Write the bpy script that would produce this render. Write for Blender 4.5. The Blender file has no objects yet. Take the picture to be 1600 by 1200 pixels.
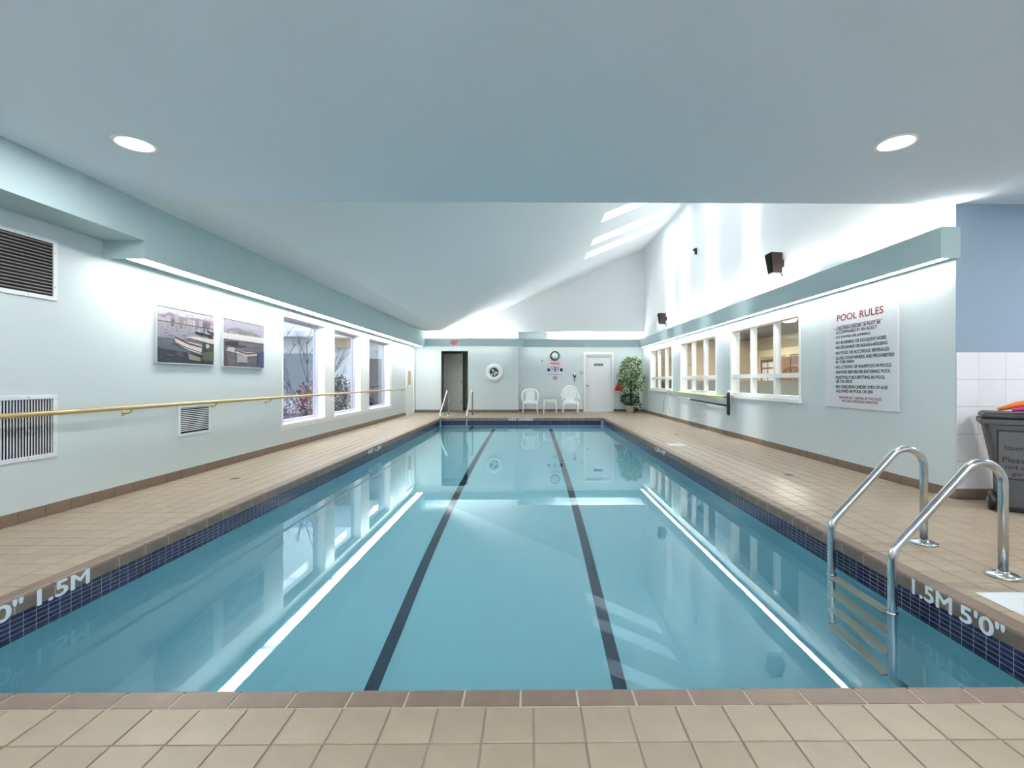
import bpy, bmesh, math, random
from mathutils import Vector, Matrix
random.seed(7)
S = bpy.context.scene
COL = S.collection
PI = math.pi

# ------------------------------------------------------------------ camera, world, sun, exposure
cam_d = bpy.data.cameras.new('camera')
cam_d.sensor_width = 36.0
cam_d.lens = 740.0 / 1600.0 * 36.0
cam_d.shift_x = -35.0 / 1600.0
cam_d.shift_y = -5.5 / 1600.0
cam_d.clip_start = 0.02
cam = bpy.data.objects.new('camera', cam_d)
cam.location = (0, 0, 1.2)
cam.rotation_euler = (PI / 2, 0, -math.atan(7.0 / 740.0))
COL.objects.link(cam)
S.camera = cam

W = bpy.data.worlds.new('overcast_sky')
S.world = W
W.use_nodes = True
wn = W.node_tree.nodes
wbg = wn['Background']
wbg.inputs[0].default_value = (0.86, 0.93, 1.0, 1)
wbg.inputs[1].default_value = 3.0

sun_d = bpy.data.lights.new('sun', 'SUN')
sun_d.energy = 1.9
sun_d.angle = math.radians(9)
sun_d.color = (1.0, 0.97, 0.92)
sun = bpy.data.objects.new('sun', sun_d)
sun.rotation_euler = Vector((0.42, -0.01, -1.0)).to_track_quat('-Z', 'Y').to_euler()
sun.location = (0, 10, 12)
COL.objects.link(sun)

S.view_settings.view_transform = 'Standard'
S.view_settings.look = 'None'
S.view_settings.gamma = 1.0
S.view_settings.use_curve_mapping = False
S.view_settings.exposure = 1.2
S.cycles.max_bounces = 12
S.cycles.diffuse_bounces = 6
S.cycles.glossy_bounces = 5
S.cycles.transmission_bounces = 8
S.cycles.transparent_max_bounces = 12
S.cycles.sample_clamp_indirect = 12.0
S.cycles.caustics_reflective = False
S.cycles.caustics_refractive = True
S.cycles.blur_glossy = 0.3
S.cycles.use_denoising = True

E_COVE = 11.0       # fluorescent lenses under the bulkheads
E_FILL = 36.0  # added trough tubes that brighten the vault
E_UP = 55.0        # tubes lying in the troughs on top of the bulkheads
E_DOWN = 12.0      # recessed downlights, watts
E_LOUNGE = 60.0

# ------------------------------------------------------------------ materials
def lin(c):
    c = c / 255.0
    return c / 12.92 if c <= 0.04045 else ((c + 0.055) / 1.055) ** 2.4
def rgb(r, g, b):
    return (lin(r), lin(g), lin(b), 1.0)
MATS = {}
def mat(name, col, rough=0.6, metal=0.0, spec=0.5, noise=0.0, nscale=8.0, bump=0.0, bscale=60.0, vary=0.0, attr=False, coat=0.0, gain=1.0):
    m = bpy.data.materials.new(name)
    m.use_nodes = True
    nt = m.node_tree
    p = nt.nodes['Principled BSDF']
    p.inputs['Roughness'].default_value = rough
    p.inputs['Metallic'].default_value = metal
    p.inputs['Specular IOR Level'].default_value = spec
    p.inputs['Coat Weight'].default_value = coat
    p.inputs['Base Color'].default_value = col
    src = None
    if attr:
        a = nt.nodes.new('ShaderNodeAttribute'); a.attribute_name = 'Col'
        src = a.outputs['Color']
    if noise or vary or bump:
        tc = nt.nodes.new('ShaderNodeTexCoord')
    if noise or vary:
        hs = nt.nodes.new('ShaderNodeHueSaturation')
        hs.inputs['Color'].default_value = col
        if src: nt.links.new(src, hs.inputs['Color'])
        val = None
        if noise:
            n = nt.nodes.new('ShaderNodeTexNoise'); n.inputs['Scale'].default_value = nscale; n.inputs['Detail'].default_value = 5
            nt.links.new(tc.outputs['Object'], n.inputs['Vector'])
            r = nt.nodes.new('ShaderNodeMapRange')
            r.inputs['From Min'].default_value = 0.25; r.inputs['From Max'].default_value = 0.75
            r.inputs['To Min'].default_value = (1 - noise)*gain; r.inputs['To Max'].default_value = (1 + noise)*gain
            nt.links.new(n.outputs['Fac'], r.inputs['Value'])
            val = r.outputs['Result']
        if vary:
            oi = nt.nodes.new('ShaderNodeObjectInfo')
            r2 = nt.nodes.new('ShaderNodeMapRange')
            r2.inputs['To Min'].default_value = 1 - vary; r2.inputs['To Max'].default_value = 1 + vary
            nt.links.new(oi.outputs['Random'], r2.inputs['Value'])
            if val is not None:
                mu = nt.nodes.new('ShaderNodeMath'); mu.operation = 'MULTIPLY'
                nt.links.new(val, mu.inputs[0]); nt.links.new(r2.outputs['Result'], mu.inputs[1])
                val = mu.outputs[0]
            else:
                val = r2.outputs['Result']
        nt.links.new(val, hs.inputs['Value'])
        nt.links.new(hs.outputs['Color'], p.inputs['Base Color'])
    elif src:
        nt.links.new(src, p.inputs['Base Color'])
    if bump:
        nb = nt.nodes.new('ShaderNodeTexNoise'); nb.inputs['Scale'].default_value = bscale; nb.inputs['Detail'].default_value = 3
        nt.links.new(tc.outputs['Object'], nb.inputs['Vector'])
        b = nt.nodes.new('ShaderNodeBump'); b.inputs['Strength'].default_value = bump; b.inputs['Distance'].default_value = 0.01
        nt.links.new(nb.outputs['Fac'], b.inputs['Height'])
        nt.links.new(b.outputs['Normal'], p.inputs['Normal'])
    MATS[name] = m
    return m
def emit(name, col, strength):
    m = bpy.data.materials.new(name); m.use_nodes = True
    nt = m.node_tree; nt.nodes.clear()
    o = nt.nodes.new('ShaderNodeOutputMaterial'); e = nt.nodes.new('ShaderNodeEmission')
    e.inputs[0].default_value = col; e.inputs[1].default_value = strength
    nt.links.new(e.outputs[0], o.inputs[0])
    MATS[name] = m
    return m
def glass_mat(name, tint=(0.93, 0.97, 0.97, 1), ior=1.45):
    m = bpy.data.materials.new(name); m.use_nodes = True
    nt = m.node_tree; nt.nodes.clear()
    o = nt.nodes.new('ShaderNodeOutputMaterial'); t = nt.nodes.new('ShaderNodeBsdfTransparent'); g = nt.nodes.new('ShaderNodeBsdfGlossy')
    f = nt.nodes.new('ShaderNodeLayerWeight'); x = nt.nodes.new('ShaderNodeMixShader')
    pw = nt.nodes.new('ShaderNodeMath'); pw.operation = 'POWER'; pw.inputs[1].default_value = 5.0
    sc = nt.nodes.new('ShaderNodeMath'); sc.operation = 'MULTIPLY_ADD'; sc.inputs[1].default_value = 0.93; sc.inputs[2].default_value = 0.07
    t.inputs[0].default_value = tint; g.inputs['Roughness'].default_value = 0.0
    nt.links.new(f.outputs['Facing'], pw.inputs[0]); nt.links.new(pw.outputs[0], sc.inputs[0])
    nt.links.new(sc.outputs[0], x.inputs[0]); nt.links.new(t.outputs[0], x.inputs[1]); nt.links.new(g.outputs[0], x.inputs[2]); nt.links.new(x.outputs[0], o.inputs[0])
    MATS[name] = m
    return m
def water_mat():
    m = bpy.data.materials.new('pool_water'); m.use_nodes = True
    nt = m.node_tree; nt.nodes.clear()
    o = nt.nodes.new('ShaderNodeOutputMaterial'); g = nt.nodes.new('ShaderNodeBsdfGlass')
    g.inputs['Color'].default_value = (0.93, 0.99, 1.0, 1); g.inputs['IOR'].default_value = 1.333; g.inputs['Roughness'].default_value = 0.0
    tc = nt.nodes.new('ShaderNodeTexCoord'); n = nt.nodes.new('ShaderNodeTexNoise'); n.inputs['Scale'].default_value = 1.6; n.inputs['Detail'].default_value = 2
    nt.links.new(tc.outputs['Object'], n.inputs['Vector'])
    b = nt.nodes.new('ShaderNodeBump'); b.inputs['Strength'].default_value = 0.02; b.inputs['Distance'].default_value = 0.02
    nt.links.new(n.outputs['Fac'], b.inputs['Height']); nt.links.new(b.outputs['Normal'], g.inputs['Normal'])
    nt.links.new(g.outputs[0], o.inputs[0])
    MATS['pool_water'] = m
    return m

M_wall = mat('aqua_wall_paint', rgb(205, 215, 218), 0.55, bump=0.03, bscale=90)
M_ceil = mat('pale_ceiling_paint', rgb(229, 238, 249), 0.8, bump=0.08, bscale=120)
M_vault = mat('pale_vault_paint', rgb(233, 238, 243), 0.8, bump=0.08, bscale=120)
M_white_wall = mat('white_wall_paint', rgb(241, 241, 242), 0.7, bump=0.03, bscale=90)
M_bulk = mat('shaded_aqua_paint', rgb(176, 197, 201), 0.6)  # same paint as the walls, colour darkened for the bulkhead shade
M_white = mat('white_gloss_paint', rgb(240, 240, 240), 0.35)
M_door = mat('white_door_paint', rgb(232, 233, 236), 0.45)
M_grey_door = mat('grey_white_door_paint', rgb(205, 203, 203), 0.5)
M_grout = mat('grey_grout', rgb(150, 142, 132), 0.9, noise=0.08, nscale=12)
M_deck = mat('beige_deck_tile', rgb(158, 143, 124), 0.42, noise=0.10, nscale=5, vary=0.05, bump=0.05, bscale=200)
M_coping = mat('brown_coping_tile', rgb(122, 103, 90), 0.4, noise=0.14, nscale=9, vary=0.07, bump=0.08, bscale=140)
M_base = mat('brown_base_tile', rgb(122, 103, 88), 0.45, noise=0.08, nscale=6, vary=0.06)
M_blue = mat('navy_glazed_tile', rgb(18, 18, 60), 0.15, noise=0.15, nscale=3, vary=0.15)
M_plaster = mat('turquoise_pool_plaster', rgb(164, 222, 237), 0.8, noise=0.02, nscale=1.5)
M_lane = mat('dark_lane_tile', rgb(24, 58, 84), 0.5)
M_water = water_mat()
M_glass = glass_mat('window_glass')
M_tint_glass = glass_mat('darkened_window_glass', (0.40, 0.44, 0.46, 1))  # glass darkened so the courtyard daylight looks less bright
M_steel = mat('brushed_stainless_steel', rgb(200, 203, 205), 0.22, metal=1.0, noise=0.03, nscale=30)
M_alu = mat('pale_aluminium', rgb(196, 204, 206), 0.35, metal=0.6)
M_brass = mat('golden_brass', rgb(196, 174, 126), 0.35, metal=0.5, noise=0.05, nscale=10)
M_black = mat('black_plastic', rgb(24, 24, 27), 0.45)
M_dark = mat('painted_cavity_dark', rgb(10, 10, 16), 0.9)  # near-black in place of shaded duct depth; drain bars use it too
M_slat_dark = mat('grey_grille_metal', rgb(126, 122, 118), 0.5)  # mid grey metal for louvres and small fittings
M_slat_white = mat('white_grille_metal', rgb(222, 222, 230), 0.45)
M_vent = mat('white_vent_frame', rgb(228, 232, 238), 0.45)
M_whitetile = mat('white_wall_tile', rgb(236, 236, 241), 0.2, vary=0.015)
M_binbody = mat('grey_bin_plastic', rgb(74, 74, 78), 0.55, noise=0.06, nscale=14)
M_binlid = mat('dark_bin_lid_plastic', rgb(40, 42, 44), 0.5)
M_orange = mat('orange_foam', rgb(226, 116, 42), 0.8)
M_pink = mat('magenta_foam', rgb(206, 60, 140), 0.8)
M_plastic = mat('white_moulded_plastic', rgb(240, 242, 242), 0.4)
M_red = mat('red_nylon', rgb(190, 26, 34), 0.6)
M_strap = mat('black_strap', rgb(34, 30, 34), 0.7)
M_leaf = mat('ficus_leaf', rgb(92, 128, 62), 0.5, attr=True)
M_bark = mat('dark_bark', rgb(58, 46, 38), 0.9, noise=0.2, nscale=20)
M_basket = mat('beige_pot', rgb(206, 190, 168), 0.8, noise=0.15, nscale=40)
M_print = mat('colour_print', rgb(255, 255, 255), 0.35, attr=True, noise=0.10, nscale=26, gain=0.52)
M_flat = mat('flat_colour_print', rgb(255, 255, 255), 0.5, attr=True)
M_ink_red = mat('dark_red_ink', rgb(140, 32, 38), 0.6)
M_ink_black = mat('black_ink', rgb(22, 22, 28), 0.6)
M_ink_white = mat('white_stencil_paint', rgb(238, 242, 246), 0.6)
M_sign = mat('white_sign_board', rgb(216, 219, 224), 0.4)
M_lens = emit('fluorescent_lens', (1.0, 0.985, 0.93, 1), E_COVE)
M_lens_low = emit('dim_fluorescent_lens', (1.0, 0.98, 0.93, 1), E_COVE*0.22)
M_tube = emit('fluorescent_tube_glow', (1.0, 0.97, 0.90, 1), E_UP)
M_tube_low = emit('dim_fluorescent_tube_glow', (1.0, 0.98, 0.93, 1), 31.0)
M_lamp = emit('downlight_glow', (1.0, 0.98, 0.95, 1), 12.0)
M_exit = emit('exit_sign_glow', (1.0, 0.93, 0.92, 1), 0.22)
M_exit_red = mat('exit_letter_red', rgb(170, 20, 24), 0.5)
M_speaker = mat('black_speaker_cloth', rgb(12, 11, 12), 0.9)
M_spkbox = mat('dark_brown_speaker_box', rgb(34, 19, 17), 0.4)
M_lime = mat('lime_yellow_pole', rgb(214, 226, 120), 0.4)
M_foam = mat('dark_foam', rgb(44, 48, 54), 0.8)
M_stucco = mat('pale_stucco', rgb(214, 214, 218), 0.9, noise=0.05, nscale=5)
M_shingle = mat('grey_lilac_shingle', rgb(168, 168, 186), 0.85, noise=0.1, nscale=12, vary=0.08)
M_eave = mat('pale_lilac_eave_paint', rgb(196, 194, 212), 0.6)
M_tan = mat('tan_beam', rgb(196, 172, 138), 0.7)
M_mulch = mat('brown_violet_mulch', rgb(94, 82, 96), 0.95, noise=0.3, nscale=12)
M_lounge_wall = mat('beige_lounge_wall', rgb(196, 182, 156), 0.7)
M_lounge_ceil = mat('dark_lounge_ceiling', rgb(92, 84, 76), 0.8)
M_cream = mat('cream_wood_trim', rgb(222, 212, 182), 0.5)
M_brown_wood = mat('brown_wood', rgb(112, 82, 60), 0.5, noise=0.15, nscale=8)
M_grey_door2 = mat('grey_brown_door', rgb(122, 116, 120), 0.6)

# ------------------------------------------------------------------ mesh helpers
class MB:
    def __init__(s):
        s.bm = bmesh.new(); s.cl = s.bm.loops.layers.float_color.new('Col'); s.c = (1, 1, 1, 1)
    def color(s, r, g, b):
        s.c = rgb(r, g, b); return s
    def face(s, vs):
        try:
            f = s.bm.faces.new(vs)
        except ValueError:
            return None
        for l in f.loops: l[s.cl] = s.c
        return f
    def poly(s, pts):
        return s.face([s.bm.verts.new(p) for p in pts])
    def box(s, x0, x1, y0, y1, z0, z1, bev=0.0):
        if x1 < x0: x0, x1 = x1, x0
        if y1 < y0: y0, y1 = y1, y0
        if z1 < z0: z0, z1 = z1, z0
        n0 = len(s.bm.verts)
        v = [s.bm.verts.new(p) for p in ((x0,y0,z0),(x1,y0,z0),(x1,y1,z0),(x0,y1,z0),(x0,y0,z1),(x1,y0,z1),(x1,y1,z1),(x0,y1,z1))]
        fs = [s.face([v[i] for i in q]) for q in ((3,2,1,0),(4,5,6,7),(0,1,5,4),(1,2,6,5),(2,3,7,6),(3,0,4,7))]
        if bev:
            es = list({e for f in fs for e in f.edges})
            bmesh.ops.bevel(s.bm, geom=es, offset=bev, segments=2, affect='EDGES', profile=0.5)
        return s
    def prism(s, prof, axis, a0, a1):
        # closed 2D profile swept along axis: 'y' -> (x,z), 'x' -> (y,z), 'z' -> (x,y)
        def P(p, a):
            return {'y': (p[0], a, p[1]), 'x': (a, p[0], p[1]), 'z': (p[0], p[1], a)}[axis]
        A = [s.bm.verts.new(P(p, a0)) for p in prof]; B = [s.bm.verts.new(P(p, a1)) for p in prof]
        n = len(prof)
        s.face(A); s.face(B[::-1])
        for i in range(n):
            s.face([A[i], B[i], B[(i+1) % n], A[(i+1) % n]])
        return s
    def tube(s, path, r, seg=12, caps=True):
        path = [Vector(p) for p in path]
        rr = r if isinstance(r, (list, tuple)) else [r] * len(path)
        rings = []; up = None
        for i, p in enumerate(path):
            a = path[max(i-1, 0)]; b = path[min(i+1, len(path)-1)]
            d = (b - a).normalized()
            if up is None:
                up = Vector((0, 0, 1)) if abs(d.z) < 0.9 else Vector((1, 0, 0))
            n = up - d * up.dot(d)
            if n.length < 1e-4:
                n = d.orthogonal()
            n.normalize(); up = n
            b2 = d.cross(n)
            rings.append([s.bm.verts.new(p + (n * math.cos(2*PI*k/seg) + b2 * math.sin(2*PI*k/seg)) * rr[i]) for k in range(seg)])
        for i in range(len(rings)-1):
            for k in range(seg):
                f = s.face([rings[i][k], rings[i][(k+1) % seg], rings[i+1][(k+1) % seg], rings[i+1][k]])
                if f: f.smooth = True
        if caps:
            s.face(rings[0][::-1]); s.face(rings[-1])
        return s
    def lathe(s, prof, c, axis=(0, 0, 1), seg=24, closed=False):
        # prof: list of (radius, height) along axis from centre c
        ax = Vector(axis).normalized(); u = ax.orthogonal().normalized(); w = ax.cross(u); c = Vector(c)
        rings = []
        for (r, h) in prof:
            if r < 1e-6:
                rings.append([s.bm.verts.new(c + ax * h)])
            else:
                rings.append([s.bm.verts.new(c + ax * h + (u * math.cos(2*PI*k/seg) + w * math.sin(2*PI*k/seg)) * r) for k in range(seg)])
        m = len(rings)
        for i in range(m if closed else m-1):
            A, B = rings[i], rings[(i+1) % m]
            for k in range(seg):
                k2 = (k+1) % seg
                if len(A) == 1 and len(B) == 1: continue
                if len(A) == 1: f = s.face([A[0], B[k], B[k2]])
                elif len(B) == 1: f = s.face([A[k], A[k2], B[0]])
                else: f = s.face([A[k], A[k2], B[k2], B[k]])
                if f: f.smooth = True
        return s
    def leaf(s, c, d, n, L, w):
        d = d.normalized(); t = d.cross(n)
        if t.length < 1e-4: t = d.orthogonal()
        t.normalize(); n2 = t.cross(d)
        a = c; m = c + d * L * 0.45 + n2 * L * 0.06; e = c + d * L
        s.poly([a, m + t * w, e, m - t * w])
        return s
    def done(s, name, m, parent=None, off=(0, 0, 0), smooth=None, recalc=True):
        if recalc: bmesh.ops.recalc_face_normals(s.bm, faces=s.bm.faces[:])
        o = Vector(off)
        if parent is not None:
            q = parent; o = o + q.location
            while q.parent is not None:
                q = q.parent; o = o + q.location
        if o.length > 0:
            bmesh.ops.translate(s.bm, verts=s.bm.verts[:], vec=-o)
        me = bpy.data.meshes.new(name)
        s.bm.to_mesh(me); s.bm.free()
        me.materials.append(m)
        ob = bpy.data.objects.new(name, me)
        COL.objects.link(ob)
        if parent is not None: ob.parent = parent
        elif Vector(off).length > 0: ob.location = off
        if smooth is not None and smooth:
            for p in me.polygons: p.use_smooth = True
        return ob

def tag(o, label=None, cat=None, group=None, kind=None):
    if label: o['label'] = label
    if cat: o['category'] = cat
    if group: o['group'] = group
    if kind: o['kind'] = kind
    return o
def empty(name, loc):
    o = bpy.data.objects.new(name, None); o.location = loc; o.empty_display_size = 0.1
    COL.objects.link(o); return o
def thing(name, loc, label, cat, group=None):
    return tag(empty(name, loc), label, cat, group)
def struct(name, mb, m):
    return tag(mb.done(name, m), kind='structure')
def inst(name, me, parent, loc, rz=0.0):
    o = bpy.data.objects.new(name, me); COL.objects.link(o)
    o.parent = parent
    if parent is not None:
        b = parent.location.copy(); q = parent
        while q.parent is not None:
            q = q.parent; b = b + q.location
        o.location = Vector(loc) - b
    else: o.location = loc
    o.rotation_euler = (0, 0, rz)
    return o
def copy_tree(src, parent=None):
    c = src.copy(); COL.objects.link(c)
    if parent is not None: c.parent = parent
    for ch in list(src.children): copy_tree(ch, c)
    return c
FACE_XP = Matrix(((0, 0, 1), (1, 0, 0), (0, 1, 0)))      # on a wall looking towards +X, reads along +Y
FACE_XM = Matrix(((0, 0, -1), (-1, 0, 0), (0, 1, 0)))    # on a wall looking towards -X, reads along -Y
FACE_YM = Matrix(((1, 0, 0), (0, 0, -1), (0, 1, 0)))     # on a wall looking towards -Y, reads along +X
def lettering(body, org, M, width=None, height=0.05, name='lettering', m=None, parent=None, bold=0.0, depth=0.001):
    cu = bpy.data.curves.new('text', 'FONT'); cu.body = body; cu.size = 1.0; cu.extrude = 0.02
    t = bpy.data.objects.new('text', cu); COL.objects.link(t)
    dg = bpy.context.evaluated_depsgraph_get(); dg.update()
    me = bpy.data.meshes.new_from_object(t.evaluated_get(dg))
    bpy.data.objects.remove(t)
    if bold > 0:        # heavier strokes: the glyphs laid over themselves, slightly shifted
        src = [v.co.copy() for v in me.vertices]; fc = [tuple(p.vertices) for p in me.polygons]
        vs, fs = [], []
        for k_, (ox, oy) in enumerate(((-bold, 0), (bold, 0), (0, -bold), (0, bold))):
            k0 = len(vs); vs += [(q.x+ox, q.y+oy, q.z+0.004*k_) for q in src]; fs += [tuple(i+k0 for i in f) for f in fc]
        me = bpy.data.meshes.new('lettering'); me.from_pydata(vs, [], fs)
    xs = [v.co.x for v in me.vertices]; ys = [v.co.y for v in me.vertices]
    x0, x1, y0, y1 = min(xs), max(xs), min(ys), max(ys)
    sy = height / (y1 - y0); sx = sy if width is None else width / (x1 - x0)
    base = Vector(org)
    off = Vector((0, 0, 0))
    if parent is not None:
        q = parent; off = off + q.location
        while q.parent is not None:
            q = q.parent; off = off + q.location
    for v in me.vertices:
        p = Vector(((v.co.x - x0) * sx, (v.co.y - y0) * sy, (v.co.z + 0.02) * depth / 0.04))
        v.co = M @ p + base - off
    me.materials.clear(); me.materials.append(m)
    o = bpy.data.objects.new(name, me); COL.objects.link(o)
    if parent is not None: o.parent = parent
    return o
def wall_grid(mb, axis, a0, a1, u0, u1, z0, z1, holes):
    # a wall slab between a0..a1 on one axis, running u0..u1, with rectangular holes (u0,u1,z0,z1)
    cuts = sorted({u0, u1} | {h[0] for h in holes} | {h[1] for h in holes})
    for i in range(len(cuts)-1):
        c0, c1 = cuts[i], cuts[i+1]; mid = (c0+c1)/2
        spans = [(z0, z1)]
        for h in holes:
            if h[0] < mid < h[1]:
                ns = []
                for (p, q) in spans:
                    if h[2] > p: ns.append((p, min(q, h[2])))
                    if h[3] < q: ns.append((max(p, h[3]), q))
                spans = ns
        for (p, q) in spans:
            if q - p < 1e-4: continue
            if axis == 'x': mb.box(a0, a1, c0, c1, p, q)
            else: mb.box(c0, c1, a0, a1, p, q)
    return mb

# ------------------------------------------------------------------ main dimensions (metres)
XL, XR = -4.28, 4.31          # side walls
PL, PR = -2.83, 2.33          # pool sides
PN, PF = 1.85, 15.15          # pool near and far edge
YB, YR = 17.8, 18.2           # back wall: left part, recessed right part
XC = -0.44                    # where the back wall steps back
YV = 4.75                     # where the vaulted part begins
ZC = 2.985                    # flat ceiling
WZ = -0.222                   # water level
YS = -3.6                     # rear of the room behind the camera
XE = 7.2                      # right end of the side bay
DECK = -0.005

# ------------------------------------------------------------------ floor
mb = MB()
for (a, b, c, d) in ((XL, PL-0.1, YS, YR), (PR+0.1, XE, YS, YR), (PL-0.1, PR+0.1, YS, PN-0.1), (PL-0.1, PR+0.1, PF+0.1, YR)):
    mb.box(a, b, c, d, -0.12, DECK)
floor = struct('floor', mb, M_grout)

def tile_mesh(name, w, d, h, ch, m):
    b = MB()
    lo = [b.bm.verts.new((sx*w/2, sy*d/2, -h)) for sx, sy in ((-1,-1),(1,-1),(1,1),(-1,1))]
    md = [b.bm.verts.new((sx*w/2, sy*d/2, -ch)) for sx, sy in ((-1,-1),(1,-1),(1,1),(-1,1))]
    tp = [b.bm.verts.new((sx*(w/2-ch), sy*(d/2-ch), 0)) for sx, sy in ((-1,-1),(1,-1),(1,1),(-1,1))]
    b.face(tp)
    for i in range(4):
        j = (i+1) % 4
        b.face([lo[i], lo[j], md[j], md[i]]); b.face([md[i], md[j], tp[j], tp[i]])
    bmesh.ops.recalc_face_normals(b.bm, faces=b.bm.faces[:])
    me = bpy.data.meshes.new(name); b.bm.to_mesh(me); b.bm.free(); me.materials.append(m)
    return me
TP = 0.1735
deck_me = tile_mesh('tile', TP-0.006, TP-0.006, 0.009, 0.0018, M_deck)
spots = []
# strips of whole tiles: left deck, right deck (with the bay), near deck, far deck
def fill(x0, x1, y0, y1):
    nx = max(1, int((x1-x0)/TP + 0.5)); ny = max(1, int((y1-y0)/TP))
    for i in range(nx):
        for j in range(ny):
            spots.append((x0 + (i+0.5)*TP, y0 + (j+0.5)*TP, x0, x1))
CW = 0.107
fill(PL-CW-TP*8, PL-CW, PN-CW-TP*10, YB-0.05)
fill(PR+CW, XR+0.02, PN-CW-TP*10, YR-0.05)
fill(PR+CW+TP*11, XE, PN-CW-TP*10, YV-0.02)
fill(PL-CW, PR+CW, PN-CW-TP*4, PN-CW+0.002)
fill(PL-CW, PR+CW, PF+CW, YR-0.05)
def seen(x, y):
    if y < 0.9: return False
    return -2.2 < x/y < 2.2
def framed(x, y):
    return y > 1.35 and -1.15 < x/y < 1.06
inview = [s for s in spots if seen(s[0], s[1]) and s[0] < XE-0.1]
inview.sort(key=lambda s: s[0]**2*0.25 + s[1]**2)
single = [s for s in inview if s[0]-TP/2 > XL and framed(s[0], s[1])][:296]
joined = [s for s in inview if s not in set(single)]
for (x, y, x0, x1) in single:
    inst('tile', deck_me, floor, (x, y, 0))
mb = MB()
w = TP/2 - 0.003
for (x, y, x0, x1) in joined:
    a, b_ = max(x-w, XL), x+w
    if b_ - a < 0.02: continue
    if x > XR and y > YV: continue
    c = 0.0018
    mb.poly([(a+c, y-w+c, 0), (b_-c, y-w+c, 0), (b_-c, y+w-c, 0), (a+c, y+w-c, 0)])
    mb.poly([(a, y-w, -0.0018), (b_, y-w, -0.0018), (b_-c, y-w+c, 0), (a+c, y-w+c, 0)])
    mb.poly([(a, y-w, -0.006), (b_, y-w, -0.006), (b_, y-w, -0.0018), (a, y-w, -0.0018)])
    if x < 0: mb.poly([(b_, y-w, -0.006), (b_, y+w, -0.006), (b_-c, y+w-c, 0), (b_-c, y-w+c, 0)])
    else: mb.poly([(a, y+w, -0.006), (a, y-w, -0.006), (a+c, y-w+c, 0), (a+c, y+w-c, 0)])
far_tiles = tag(mb.done('far_deck_tiles', M_deck, floor), kind='stuff')

# ------------------------------------------------------------------ walls
L1, L2, L3 = (8.22, 9.95), (10.36, 12.04), (12.60, 14.53)
LZ0, LZ1 = 0.43, 2.35
DL = (16.42, 17.42, 0.0, 2.22)
mb = wall_grid(MB(), 'x', XL-0.26, XL, YS, YB, -0.12, 6.6, [(a, b, LZ0, LZ1) for a, b in (L1, L2, L3)] + [DL])
wall_left = struct('wall_left', mb, M_wall)
R1, R2, R3 = (7.49, 10.14), (10.89, 13.52), (14.28, 16.91)
RZ0, RZ1 = 0.90, 2.285
mb = wall_grid(MB(), 'x', XR, XR+0.20, YV+0.003, YR, -0.12, 2.62, [(a, b, RZ0, RZ1) for a, b in (R1, R2, R3)])
wall_right = struct('wall_right', mb, M_wall)
mb = MB().box(XR, XR+0.20, YV, YR, ZC, 6.7).box(XR, XR+0.20, YV+0.003, YR, 2.62, ZC)
wall_right_upper = struct('wall_right_upper', mb, M_white_wall)
DO = (-3.32, -2.33, 0.0, 2.30)           # open doorway in the back wall, left part
mb = wall_grid(MB(), 'y', YB, YB+0.14, XL-0.26, XC, -0.12, ZC, [DO])
wall_back = struct('wall_back', mb, M_wall)
DW = (2.14, 3.14, 0.0, 2.20)             # white door in the recessed part
mb = wall_grid(MB(), 'y', YR, YR+0.14, XC-0.14, XR+0.2, -0.12, 3.04, [DW])
wall_back_right = struct('wall_back_right', mb, M_wall)
struct('wall_back_return', MB().box(XC-0.14, XC, YB+0.14, YR, -0.12, 3.04), M_wall)
# gable above, flush with the left part, and the soffit of the recess
mb = MB().prism([(XL, ZC), (XC, ZC), (XC, 3.04), (XR, 3.04), (XR, 6.12), (-3.145, ZC+0.0005)], 'y', YB, YB+0.4)
wall_back_gable = struct('wall_back_gable', mb, M_white_wall)
# side bay on the right: wall facing the camera, painted above, tiled below
mb = MB().box(XR, XE, YV, YV+0.003, -0.12, ZC).box(XR+0.2, XE, YV+0.003, YV+0.16, -0.12, ZC)
wall_bay = struct('wall_bay', mb, mat('slate_blue_paint', rgb(140, 160, 180), 0.6))
mb = MB().box(XE, XE+0.16, YS, YV+0.16, -0.12, ZC)
struct('wall_bay_end', mb, M_wall)
mb = MB().box(XL-0.26, XE, YS-0.16, YS, -0.12, ZC)
struct('wall_rear', mb, M_wall)
tile_w = 0.283
wt_me = None
b = MB(); b.box(-tile_w/2+0.0015, tile_w/2-0.0015, -0.006, 0, -0.2762/2+0.0015, 0.2762/2-0.0015, 0.0012)
wt = b.done('tile', M_whitetile); wt_me = wt.data; bpy.data.objects.remove(wt)
b = MB(); b.box(0, 0.218, -0.006, 0, -0.2762/2+0.0015, 0.2762/2-0.0015, 0.0012)
wt = b.done('tile', M_whitetile); wth_me = wt.data; bpy.data.objects.remove(wt)
for r in range(5):
    z = 0.105 + (r+0.5)*0.2762
    inst('tile', wth_me, wall_bay, (XR+0.002, YV, z))
    for c in range(6):
        inst('tile', wt_me, wall_bay, (XR+0.2215+(c+0.5)*tile_w, YV, z))
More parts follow.
